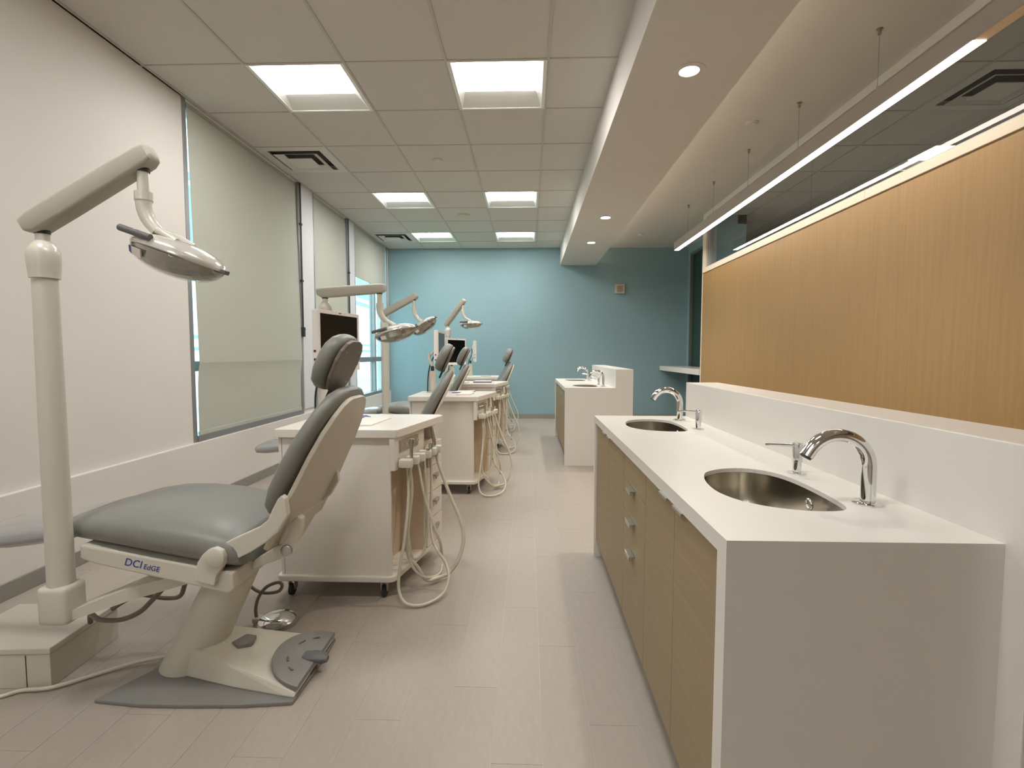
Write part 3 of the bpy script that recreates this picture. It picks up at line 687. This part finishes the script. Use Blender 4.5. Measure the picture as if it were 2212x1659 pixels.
        B().lathe([(0.0, 0.0), (0.033, 0.0), (0.033, 0.006), (0.030, 0.008), (0.0, 0.008)], n=28, m=mm).obj('pivot_cap', 'chair_plastic', t, smooth=40)
    # rear strut with bolt
    rs = B().prism([(0.09, 0.400), (0.085, 0.418), (0.175, 0.470), (0.275, 0.527), (0.300, 0.565), (0.300, 0.60), (0.335, 0.63), (0.350, 0.62), (0.346, 0.58), (0.333, 0.535), (0.329, 0.505), (0.301, 0.486), (0.20, 0.448)], 'y', -0.155, -0.12, bev=0.004).obj('rear_strut', 'chair_plastic', t)
    for y, a in ((-0.155, 90),):
        B().lathe([(0.0, 0.0), (0.02, 0.0), (0.02, 0.008), (0.014, 0.011), (0.0, 0.011)], n=20, m=Matrix.Translation((0.296, y, 0.508)) @ Matrix.Rotation(math.radians(90), 4, 'X')).obj('bolt', 'satin_steel', rs, smooth=40)
    # headrest
    mh = frame_m((0.450, 0.02, 1.163), (0.42, 0.908))
    Hc = [(-0.112, 0.04, 0.018, 0.045), (-0.106, 0.075, 0.006, 0.060), (-0.085, 0.105, 0.0, 0.074), (-0.04, 0.124, -0.002, 0.080), (0.02, 0.128, -0.004, 0.080), (0.06, 0.118, -0.004, 0.074), (0.088, 0.095, 0.0, 0.064), (0.102, 0.065, 0.006, 0.052), (0.108, 0.035, 0.014, 0.042)]
    B().loft([sec_yz(s, w, a, b2, 2.7, 32) for s, w, a, b2 in Hc], m=mh).obj('headrest_cushion', 'vinyl_grey', t, smooth=50)
    hp = half_poly([(-0.105, 0.05), (-0.094, 0.085), (-0.05, 0.112), (0.02, 0.118), (0.06, 0.108), (0.088, 0.078), (0.100, 0.038)])
    ho = B().prism(hp, 'z', -0.012, 0.002, bev=0.004, m=mh).obj('headrest_plate', 'headrest_plate', t)
    for sx, sy in ((0.055, -0.07), (0.055, 0.07), (-0.07, -0.06), (-0.07, 0.06)):
        B().lathe([(0.0, 0.0), (0.004, 0.0), (0.004, 0.002)], n=10, m=mh @ Matrix.Translation((sx, sy, -0.0135))).obj('screw', 'satin_steel', ho)
    B().box(-0.16, -0.06, -0.028, 0.028, -0.005, 0.008, bev=0.002, m=mh).obj('neck_bar', 'dark_metal', t)
    return t
c1 = make_chair('nearest grey dental chair with lettering on its seat frame')
def chair_copy(loc, rz, lab):
    c = copy_tree(c1); c.location = loc; c.rotation_euler = (0, 0, rz); c['label'] = lab
R = math.radians
c_spec = [((-1.05, 3.76, 0), R(7), 'second grey dental chair, behind the nearest white cart'),
          ((-1.15, 5.64, 0), R(4), 'third grey dental chair, between the second and third white carts'),
          ((-0.71, 7.32, 0), R(10), 'farthest grey dental chair, in front of the last cart by the teal wall')]
for l, r, s in c_spec: chair_copy(l, r, s)

# ------------------------------------------------------------------ dental lamps
def make_lamp(loc, arm_yaw, arm_pitch, head_yaw, head_tilt, lab, base=True):
    t = thing('dental_lamp', lab, 'dental lamp', loc, 0, 'chair mounted dental lamps')
    B().lathe([(0.0, 0.43), (0.038, 0.43), (0.036, 1.0), (0.0335, 1.45), (0.0, 1.45)], n=28).obj('post', 'lamp_plastic', t, smooth=40)
    B().box(-0.05, 0.05, -0.045, 0.045, 0.312, 0.44, bev=0.018, seg=3).obj('collar', 'chair_plastic', t, smooth=40)
    B().loft([[(0.02, -0.03, 0.315), (0.02, 0.05, 0.315), (0.02, 0.05, 0.345), (0.02, -0.03, 0.345)], [(0.20, 0.03, 0.365), (0.20, 0.14, 0.365), (0.20, 0.14, 0.41), (0.20, 0.03, 0.41)], [(0.36, 0.12, 0.39), (0.36, 0.28, 0.39), (0.36, 0.28, 0.43), (0.36, 0.12, 0.43)]]).obj('mount_arm', 'chair_plastic', t)
    prof = [(0.0, 1.44), (0.040, 1.445)]+[(0.040+0.004*math.sin(math.pi*k/10) if k < 6 else 0.044*math.cos((k-6)/5*1.45), 1.455+0.011*k) for k in range(11)]
    B().lathe(prof, n=28).obj('elbow', 'lamp_plastic', t, smooth=60)
    B().lathe([(0.0, 1.54), (0.019, 1.54), (0.019, 1.605), (0.0, 1.605)], n=18).obj('pin', 'lamp_plastic', t, smooth=40)
    B().lathe([(0.0205, 1.585), (0.0205, 1.60)], n=18).obj('pin_gasket', 'rubber', t, smooth=40)
    # arm
    ma = Matrix.Translation((0, 0, 1.625)) @ Matrix.Rotation(arm_yaw, 4, 'Z') @ Matrix.Rotation(-arm_pitch, 4, 'Y')
    def asec(x, hw, zb, zt): return sec_yz(x, hw, zb, zt, 5.0, 20)
    AL = 0.40
    B().loft([asec(-0.055, 0.018, 0.0, 0.03), asec(-0.05, 0.026, -0.012, 0.034), asec(-0.02, 0.030, -0.034, 0.038), asec(0.10, 0.031, -0.034, 0.038), asec(0.30, 0.031, -0.032, 0.036), asec(AL, 0.031, -0.030, 0.034), asec(AL+0.02, 0.028, -0.022, 0.030), asec(AL+0.028, 0.020, -0.010, 0.024)], m=ma).obj('arm', 'lamp_arm', t, smooth=35)
    tip = ma @ Vector((AL-0.015, 0, 0))
    mh = Matrix.Translation(tip) @ Matrix.Rotation(head_yaw, 4, 'Z')
    v = lambda *p: mh @ Vector(p)
    B().tube([v(0, 0, -0.02), v(0, 0, -0.115)], 0.0165, n=16).obj('drop_tube', 'lamp_plastic', t, smooth=40)
    B().tube([v(0, 0, -0.012), v(0, 0, -0.036)], 0.020, n=16).obj('drop_gasket', 'rubber', t, smooth=40)
    B().tube([v(0, 0, -0.098), v(0, 0, -0.125)], 0.0255, n=18).obj('swivel_ring', 'lamp_plastic', t, smooth=40)
    B().tube([v(0, 0, -0.12), v(0.002, 0, -0.155), v(0.016, 0, -0.19), v(0.042, 0, -0.222)], [0.0245, 0.0235, 0.021, 0.018], n=16, smooth=4).obj('swan_neck', 'lamp_plastic', t, smooth=50)
    mc = mh @ Matrix.Translation((0.108, 0, -0.292)) @ Matrix.Rotation(-head_tilt, 4, 'Y')
    joint = mc.inverted() @ v(0.040, 0, -0.218)
    for s in (-1, 1):
        B().tube([mc @ joint, mc @ (joint*0.6+Vector((0.0, s*0.03, 0.02))), mc @ Vector((0.01, s*0.040, 0.035))], 0.011, n=10, smooth=4).obj('yoke', 'lamp_plastic', t, smooth=50)
    # head
    hd = B(); up, lo, sd = [], [], []
    def wsec(s, k): return (max(1-abs(s/0.152)**2.3, 0.0))**0.62*k
    ss = [-0.152+0.304*k/22 for k in range(23)]; N = 15
    shell_secs, ref_secs, sh_secs = [], [], []
    for s in ss:
        w = max(wsec(s, 0.098), 0.002); h = max(wsec(s, 0.044), 0.001); d = max(wsec(s, 0.072), 0.001)
        drop = -0.006*(s/0.15)**2
        arc = [(s, w*math.cos(math.pi*i/(N-1)), h*math.sin(math.pi*i/(N-1))**0.8+drop) for i in range(N)]
        shell_secs.append(arc+[(s, -w*0.96*math.cos(math.pi*i/(N-1)), drop-0.004) for i in range(N)])
        ref_secs.append([(s*0.93, 0.9*w*math.cos(math.pi*i/(N-1)), drop-0.004-0.72*d*math.sin(math.pi*i/(N-1))**0.7) for i in range(N)]+[(s*0.93, -0.88*w*math.cos(math.pi*i/(N-1)), drop-0.002) for i in range(N)])
        sh_secs.append([(s*0.985, 0.965*w*math.cos(math.pi*i/(N-1)), drop-0.004-d*math.sin(math.pi*i/(N-1))**0.8) for i in range(N)]+[(s*0.985, -0.95*w*math.cos(math.pi*i/(N-1)), drop-0.003) for i in range(N)])
    ho = hd.loft(shell_secs, m=mc).obj('lamp_head', 'lamp_chrome', t, smooth=50)
    fs = []
    for k in range(11):
        s = -0.140+0.28*k/10; w = max(wsec(s, 0.092), 0.003); d = max(wsec(s, 0.066), 0.002)
        fs.append([(s, w*math.cos(math.pi*i/7), -0.006-d*math.sin(math.pi*i/7)**0.75) for i in range(8)]+[(s, -w*0.6, -0.004), (s, w*0.6, -0.004)])
    B().loft(fs, m=mc).obj('reflector', 'reflector', ho)
    B().loft(sh_secs, m=mc).obj('shield', 'lamp_shield', ho, smooth=60)
    for s in (-1, 1):
        B().tube([mc @ Vector((-0.140, s*0.080, 0.022)), mc @ Vector((-0.03, s*0.094, 0.022))], 0.0105, n=12).obj('handle', 'chair_dark', ho, smooth=40)
        B().tube([mc @ Vector((-0.09, s*0.092, 0.026)), mc @ Vector((-0.08, s*0.06, 0.02))], 0.008, n=8).obj('handle_stem', 'lamp_plastic', ho, smooth=40)
    B().box(-0.012, 0.016, -0.012, 0.012, -0.008, 0.006, bev=0.003, m=mc @ Matrix.Translation((0.150, 0, -0.006))).obj('nose_cap', 'chair_dark', ho)
    def pt(s, f, off):
        w = wsec(s, 0.098); d = wsec(s, 0.072); a = f
        return Vector((s, -w*math.cos(a)*(1+off), -0.006-0.006*(s/0.15)**2-d*math.sin(a)**0.8*(1+off)))
    for a0, a1, mt in ((-0.112, -0.092, 'blue_ink'), (-0.092, -0.05, 'paper')):
        B().loft([[pt(a0, 0.15, 0.03), pt(a0, 0.55, 0.03), pt(a0, 0.55, -0.02), pt(a0, 0.15, -0.02)], [pt(a1, 0.15, 0.03), pt(a1, 0.55, 0.03), pt(a1, 0.55, -0.02), pt(a1, 0.15, -0.02)]], m=mc).obj('sticker', mt, ho)
    return t
R = math.radians
make_lamp((-1.555, 1.60, 0), 0.0, R(29), 0.0, R(-19), 'nearest dental lamp, tall post at the left edge')
make_lamp((-1.42, 3.53, 0), 0.0, R(4), 0.0, R(14), 'second dental lamp with level arm, post behind the nearest monitor')
make_lamp((-1.53, 5.38, 0), R(-14), R(25), R(-12), R(34), 'third dental lamp with steeply tilted head, arm over the blue wall')
make_lamp((-1.13, 7.12, 0), R(-30), R(46), 0.0, R(2), 'farthest dental lamp, steep arm in front of the teal wall')

# floor box, cords and foot control at the nearest chair
def floor_box(loc, lab):
    t = thing('junction_box', lab, 'utility box', loc, R(4), 'utility boxes on the floor beside the chairs')
    B().box(-0.40, 0.0, 0.0, 0.33, 0.0, 0.125, bev=0.003).obj('case', 'chair_plastic', t)
    B().box(-0.404, 0.004, -0.004, 0.334, 0.127, 0.150, bev=0.004).obj('lid', 'chair_plastic', t)
    B().box(-0.085, -0.083, -0.0015, 0.001, 0.004, 0.122).obj('seam', 'dark_gap', t)
floor_box((-1.715, 1.705, 0), 'beige utility box on the floor beside the nearest lamp post')
cord = B().tube([(-2.1, 1.58, 0.009), (-1.95, 1.60, 0.009), (-1.839, 1.642, 0.009), (-1.795, 1.675, 0.009), (-1.70, 1.69, 0.012), (-1.62, 1.76, 0.009), (-1.574, 1.80, 0.009), (-1.50, 1.85, 0.012), (-1.40, 1.88, 0.02)], 0.007, n=8, smooth=6).obj('power_cord', 'hose', None, smooth=60)
tag(cord, 'pale power cord crossing the floor in front of the utility box', 'cord')
cb = B().tube([(-1.70, 1.86, 0.16), (-1.66, 1.82, 0.215), (-1.609, 1.80, 0.205), (-1.529, 1.80, 0.205), (-1.456, 1.80, 0.235), (-1.401, 1.80, 0.285), (-1.33, 1.80, 0.36)], 0.009, n=8, smooth=6).obj('supply_hose', 'cable', None, smooth=60)
tag(cb, 'brown supply hose hanging under the nearest chair seat', 'hose')
cb = B().tube([(-1.70, 1.96, 0.16), (-1.62, 2.0, 0.20), (-1.52, 2.02, 0.18), (-1.44, 2.0, 0.20), (-1.38, 1.95, 0.28), (-1.32, 1.92, 0.37)], 0.009, n=8, smooth=6).obj('supply_hose', 'cable', None, smooth=60)
tag(cb, 'brown supply hose on the far side under the nearest chair', 'hose')
ft = thing('foot_control', 'round chrome foot control on the floor behind the nearest chair', 'foot control', (-1.118, 2.165, 0), 0)
B().lathe([(0.0, 0.0), (0.088, 0.0), (0.09, 0.006), (0.088, 0.016), (0.0, 0.016)], n=40).obj('base_ring', 'satin_steel', ft, smooth=40)
B().lathe([(0.078, 0.016), (0.079, 0.022), (0.07, 0.030), (0.045, 0.038), (0.0, 0.041)], n=40).obj('dome', 'chrome', ft, smooth=50)
B().tube([(-0.088, 0.0, 0.012), (-0.096, 0, 0.035), (-0.096, 0, 0.07), (-0.082, 0, 0.118), (-0.045, 0.0, 0.165), (0.008, 0.0, 0.187), (0.026, 0.0, 0.173), (0.008, 0.0, 0.146), (-0.055, 0.015, 0.130), (-0.11, 0.03, 0.135), (-0.16, 0.04, 0.165), (-0.20, 0.02, 0.20), (-0.21, -0.06, 0.22)], 0.0075, n=8, smooth=6).obj('hose', 'cable', ft, smooth=60)
B().box(-0.105, -0.07, -0.022, 0.022, 0.004, 0.028, bev=0.006).obj('hose_socket', 'beige_plastic', ft)

# ------------------------------------------------------------------ delivery carts
def rx(y): return 0.203*y
def make_cart(loc, lab, hose=True):
    t = thing('delivery_cart', lab, 'cart', loc, 0, 'white mobile delivery carts')
    def rounded(poly, r):
        out = []
        for i, p in enumerate(poly):
            a, b2 = Vector(poly[i-1]), Vector(poly[(i+1) % len(poly)]); p = Vector(p)
            d1, d2 = (a-p).normalized(), (b2-p).normalized()
            for k in range(4):
                f = k/3; q = (p+d1*r)*(1-f)**2+p*2*f*(1-f)+(p+d2*r)*f*f; out.append((q.x, q.y))
        return out
    top = rounded([(-0.605, 0.0), (-0.005, 0.0), (0.118, 0.59), (0.09, 0.63), (-0.605, 0.63)], 0.02)
    B().prism(top, 'z', 0.80, 0.84, bev=0.004).obj('worktop', 'cart_laminate', t)
    bs = rounded([(-0.612, 0.005), (-0.03, 0.005), (0.10, 0.56), (0.03, 0.66), (-0.612, 0.66)], 0.03)
    B().prism(bs, 'z', 0.088, 0.116, bev=0.006).obj('base_slab', 'cart_laminate', t)
    B().box(-0.575, -0.045, 0.025, 0.043, 0.116, 0.80).obj('side_panel', 'cart_laminate', t)
    B().box(-0.592, -0.578, 0.025, 0.62, 0.116, 0.80).obj('end_panel', 'cart_laminate', t)
    B().box(-0.578, 0.05, 0.602, 0.62, 0.116, 0.80).obj('side_panel', 'cart_laminate', t)
    # right face: fascia over an open hose bay, drawers beyond
    def quad(y0, y1, o0, o1, z0, z1):   # vertical slab following the slanted face
        return B().prism([(rx(y0)+o0, y0), (rx(y1)+o0, y1), (rx(y1)+o1, y1), (rx(y0)+o1, y0)], 'z', z0, z1, bev=0.0015)
    quad(0.043, 0.365, -0.028, -0.045, 0.665, 0.80).obj('fascia', 'cart_laminate', t)
    quad(0.005, 0.043, -0.020, -0.045, 0.64, 0.80).obj('fascia_edge', 'cart_laminate', t)
    quad(0.043, 0.38, -0.155, -0.175, 0.116, 0.80).obj('bay_back', 'cart_inner', t)
    B().prism([(rx(0.365)-0.155, 0.365), (rx(0.365)-0.03, 0.365), (rx(0.38)-0.03, 0.38), (rx(0.38)-0.155, 0.38)], 'z', 0.116, 0.80).obj('bay_divider', 'cart_inner', t)
    quad(0.38, 0.60, -0.04, -0.30, 0.116, 0.70).obj('drawer_case', 'cart_inner', t)
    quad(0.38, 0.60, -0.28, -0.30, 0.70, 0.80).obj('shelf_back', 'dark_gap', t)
    for z0, z1 in ((0.120, 0.268), (0.272, 0.418), (0.422, 0.566), (0.570, 0.698)):
        d = quad(0.384, 0.60, -0.018, -0.038, z0, z1).obj('drawer_front', 'cart_laminate', t)
        y = 0.49; B().box(-0.002, 0.022, y-0.045, y+0.045, z1-0.055, z1-0.050, bev=0.0008, m=Matrix.Translation((rx(y)-0.02, 0, 0))).box(0.018, 0.022, y-0.045, y+0.045, z1-0.072, z1-0.051, m=Matrix.Translation((rx(y)-0.02, 0, 0))).obj('handle', 'handle_metal', d)
    sp = quad(0.075, 0.285, -0.0225, -0.0285, 0.718, 0.775).obj('switch_plate', 'satin_steel', t)
    for k in range(5):
        y = 0.10+0.04*k; B().tube([(rx(y)-0.024, y, 0.748), (rx(y)-0.010, y, 0.750)], 0.006, n=10).obj('switch', 'chrome', sp, smooth=40)
    # instrument rail and holders
    B().tube([(rx(0.03)+0.008, 0.03, 0.675), (rx(0.44)+0.008, 0.44, 0.655)], 0.012, n=10).obj('holder_rail', 'holder_plastic', t, smooth=40)
    for k, y in enumerate((0.05, 0.13, 0.205, 0.28, 0.36, 0.43)):
        h = B().box(-0.012, 0.052, y-0.026, y+0.026, 0.650, 0.690, bev=0.008, m=Matrix.Translation((rx(y)-0.005, 0, 0))).obj('instrument_holder', 'holder_plastic', t, smooth=40)
    hoses = [[(0.043, 0.08, 0.689), (0.045, 0.08, 0.657), (0.032, 0.09, 0.589), (0.020, 0.12, 0.47), (0.014, 0.12, 0.364), (0.016, 0.12, 0.223), (0.034, 0.10, 0.144), (0.075, 0.12, 0.077), (0.115, 0.17, 0.042), (0.150, 0.26, 0.028), (0.148, 0.34, 0.04)],
             [(0.060, 0.17, 0.68), (0.053, 0.17, 0.659), (0.071, 0.15, 0.597), (0.089, 0.14, 0.51), (0.116, 0.14, 0.415), (0.148, 0.14, 0.319), (0.172, 0.16, 0.227), (0.168, 0.22, 0.135)],
             [(0.075, 0.24, 0.68), (0.075, 0.24, 0.65), (0.083, 0.22, 0.58), (0.090, 0.22, 0.476), (0.094, 0.22, 0.372), (0.087, 0.22, 0.232), (0.073, 0.20, 0.17), (0.045, 0.18, 0.140), (0.020, 0.18, 0.150), (0.006, 0.17, 0.232), (0.003, 0.17, 0.347), (0.010, 0.17, 0.461), (0.02, 0.17, 0.60)],
             [(0.09, 0.34, 0.67), (0.090, 0.34, 0.635), (0.097, 0.32, 0.532), (0.103, 0.28, 0.424), (0.107, 0.24, 0.307), (0.125, 0.20, 0.228), (0.162, 0.17, 0.177), (0.201, 0.15, 0.128), (0.223, 0.10, 0.075), (0.208, 0.04, 0.030), (0.165, -0.02, 0.014), (0.105, -0.06, 0.011), (0.04, -0.055, 0.02), (0.005, -0.03, 0.06), (0.000, -0.012, 0.14), (0.02, 0.02, 0.30), (0.03, 0.07, 0.50), (0.02, 0.09, 0.64)],
             [(0.105, 0.42, 0.67), (0.106, 0.42, 0.65), (0.122, 0.40, 0.593), (0.158, 0.38, 0.5), (0.203, 0.36, 0.396), (0.246, 0.34, 0.305), (0.270, 0.32, 0.221), (0.267, 0.30, 0.156), (0.239, 0.27, 0.08), (0.200, 0.25, 0.034), (0.149, 0.20, 0.030), (0.099, 0.15, 0.041), (0.057, 0.12, 0.125), (0.023, 0.11, 0.17), (0.015, 0.10, 0.242), (0.022, 0.09, 0.346), (0.04, 0.10, 0.52), (0.03, 0.1, 0.64)]]
    for k, h in enumerate(hoses): B().tube(h, 0.0075 if k != 4 else 0.0095, n=8, smooth=5).obj('hose', 'hose', t, smooth=60)
    B().tube([(0.044, 0.08, 0.680), (0.047, 0.08, 0.765)], [0.008, 0.009], n=12).tube([(0.047, 0.08, 0.762), (0.05, 0.08, 0.785)], 0.013, n=12).obj('handpiece', 'satin_steel', t, smooth=50)
    B().tube([(0.098, 0.42, 0.66), (0.094, 0.42, 0.72), (0.083, 0.41, 0.80)], [0.010, 0.010, 0.006], n=12).obj('handpiece', 'satin_steel', t, smooth=50)
    B().tube([(0.09, 0.345, 0.66), (0.092, 0.345, 0.715)], [0.009, 0.012], n=12).obj('handpiece', 'satin_steel', t, smooth=50)
    B().tube([(0.09, 0.27, 0.70), (0.088, 0.27, 0.60)], [0.010, 0.006], n=12).obj('handpiece', 'satin_steel', t, smooth=50)
    # casters
    for cx, cy in ((-0.555, 0.06), (-0.09, 0.06), (-0.555, 0.58), (-0.02, 0.56)):
        c = B().box(-0.016, -0.012, -0.018, 0.018, 0.03, 0.088).box(0.012, 0.016, -0.018, 0.018, 0.03, 0.088).box(-0.018, 0.018, -0.02, 0.02, 0.078, 0.088).obj('caster', 'satin_steel', t)
        c.location = (cx, cy, 0)
        w = B().lathe([(0.0, -0.011), (0.024, -0.011), (0.029, -0.007), (0.029, 0.007), (0.024, 0.011), (0.0, 0.011)], n=22, m=Matrix.Translation((0, -0.008, 0.029)) @ Matrix.Rotation(math.radians(90), 4, 'Y')).obj('wheel', 'rubber', c, smooth=40)
    return t
k1 = make_cart((-0.62, 2.38, 0), 'nearest white delivery cart with looping hoses, beside the nearest chair')
for l, s in (((-0.415, 4.235, 0), 'second white delivery cart, left of the rear counter'), ((-0.375, 6.02, 0), 'third white delivery cart, with blue leaflets on top'), ((-0.43, 7.72, 0), 'last white delivery cart, against the teal wall')):
    c = copy_tree(k1); c.location = l; c['label'] = s

# ------------------------------------------------------------------ monitors
def make_monitor(loc, panel, yaw, lab):
    # loc: foot of the post on the worktop; panel: centre of the screen panel relative to it; yaw: screen normal angle
    t = thing('monitor', lab, 'monitor', loc, 0, 'white monitors on the carts')
    B().lathe([(0.0, 0.0), (0.05, 0.0), (0.05, 0.008), (0.034, 0.012), (0.034, 0.175), (0.022, 0.20), (0.0, 0.20)], n=24).obj('post', 'chair_plastic', t, smooth=40)
    B().box(-0.014, 0.014, -0.014, 0.014, 0.19, 0.245, bev=0.003).obj('post_head', 'rubber', t)
    n = Vector((math.cos(yaw), math.sin(yaw), 0)); c = Vector(panel); bk = c-n*0.045
    el = Vector((0, 0, 0.225))*0.5+bk*0.5-n*0.05+Vector((0, 0, 0.02))
    B().tube([(0, 0, 0.23), el], 0.012, n=10).obj('lower_arm', 'chair_plastic', t, smooth=40)
    B().tube([el, bk], 0.012, n=10).obj('upper_arm', 'chair_plastic', t, smooth=40)
    B().tube([el-Vector((0, 0, 0.03)), el+Vector((0, 0, 0.03))], 0.016, n=12).obj('arm_joint', 'chair_plastic', t, smooth=40)
    m = Matrix.Translation(c) @ Matrix.Rotation(yaw, 4, 'Z')
    W, H = 0.43, 0.335
    h = B().box(-0.030, 0.004, -W/2, W/2, -H/2, H/2, bev=0.006, m=m).box(-0.048, -0.030, -0.12, 0.12, -0.10, 0.10, bev=0.006, m=m).obj('housing', 'monitor_white', t)
    bz = B()
    for a in ((-W/2, -W/2+0.018, -H/2, H/2), (W/2-0.018, W/2, -H/2, H/2), (-W/2+0.018, W/2-0.018, H/2-0.020, H/2), (-W/2+0.018, W/2-0.018, -H/2, -H/2+0.030)):
        bz.box(0.004, 0.010, a[0], a[1], a[2], a[3], bev=0.0015, m=m)
    bz.obj('bezel', 'monitor_white', t)
    B().box(0.003, 0.006, -W/2+0.017, W/2-0.017, -H/2+0.029, H/2-0.019, m=m).obj('screen', 'screen_black', t)
    B().box(0.0098, 0.0106, -0.012, 0.012, H/2-0.012, H/2-0.007, m=m).obj('camera_bar', 'rubber', t)
    for z in (-0.055, -0.10): B().box(-0.02, -0.008, -W/2-0.002, -W/2+0.002, z-0.006, z+0.006, m=m).obj('side_port', 'dark_metal', t)
    B().box(-0.06, -0.048, -0.04, 0.04, -0.04, 0.04, bev=0.003, m=m).obj('mount_plate', 'rubber', t)
    B().tube([bk-n*0.01+Vector((0, 0, -0.05)), bk-n*0.05+Vector((0.0, -0.02, -0.14)), Vector((-0.035, -0.035, 0.15)), Vector((-0.04, -0.035, 0.01))], 0.006, n=8, smooth=6).obj('cable', 'rubber', t, smooth=60)
    return t
make_monitor((-1.165, 2.86, 0.84), (0.085, 0.01, 0.432), R(-10), 'nearest white monitor with black screen, behind the nearest headrest')
make_monitor((-0.895, 4.72, 0.84), (0.075, 0.03, 0.405), R(1), 'second white monitor, turned side on beside the second headrest')
make_monitor((-0.985, 6.50, 0.84), (0.06, 0.0, 0.385), R(-26), 'third white monitor with black screen behind two headrests')
make_monitor((-0.935, 8.20, 0.84), (0.08, 0.0, 0.395), R(8), 'farthest white monitor, edge on before the teal wall')

# ------------------------------------------------------------------ things lying on the carts
def sheet(name, poly, z, th, m, lab, cat='paper', cover=None):
    x0 = sum(p[0] for p in poly)/len(poly); y0 = sum(p[1] for p in poly)/len(poly)
    t = thing(name, lab, cat, (x0, y0, z), 0)
    pl = [(p[0]-x0, p[1]-y0) for p in poly]
    B().prism(pl, 'z', 0.0, th*0.7, bev=0).obj('pages', m, t)
    B().prism([(p[0]*0.99, p[1]*0.99) for p in pl], 'z', th*0.7, th, bev=0).obj('cover', cover or m, t)
    return t
sheet('booklet', [(-0.89, 2.50), (-0.79, 2.51), (-0.765, 2.80), (-0.92, 2.82)], 0.8405, 0.006, 'paper', 'pale booklet lying on the nearest cart', 'booklet')
sheet('leaflet', [(-0.99, 2.80), (-0.93, 2.70), (-0.90, 2.86), (-0.95, 2.93)], 0.8405, 0.004, 'paper_blue', 'blue edged leaflet next to the booklet on the nearest cart', 'leaflet')
sheet('booklet', [(-0.62, 4.35), (-0.50, 4.36), (-0.49, 4.60), (-0.60, 4.59)], 0.8405, 0.014, 'paper', 'cream booklet with dark edge on the second cart', 'booklet', 'paper')
sheet('leaflet', [(-0.70, 4.62), (-0.52, 4.66), (-0.50, 4.80), (-0.66, 4.78)], 0.8405, 0.012, 'paper_blue', 'blue leaflets behind the cream booklet on the second cart', 'leaflet', 'paper')
sheet('leaflet', [(-0.68, 6.25), (-0.46, 6.25), (-0.46, 6.42), (-0.66, 6.42)], 0.8405, 0.02, 'paper_blue', 'stack of blue leaflets on the third cart', 'leaflet', 'paper')
sheet('booklet', [(-0.86, 6.15), (-0.75, 6.15), (-0.74, 6.32), (-0.85, 6.32)], 0.8405, 0.008, 'paper_dark', 'flat booklet beside the blue leaflets on the third cart', 'booklet', 'paper')
sheet('booklet', [(-0.75, 7.95), (-0.60, 7.95), (-0.59, 8.12), (-0.74, 8.12)], 0.8405, 0.008, 'paper_dark', 'flat booklet on the last cart by the teal wall', 'booklet', 'paper')
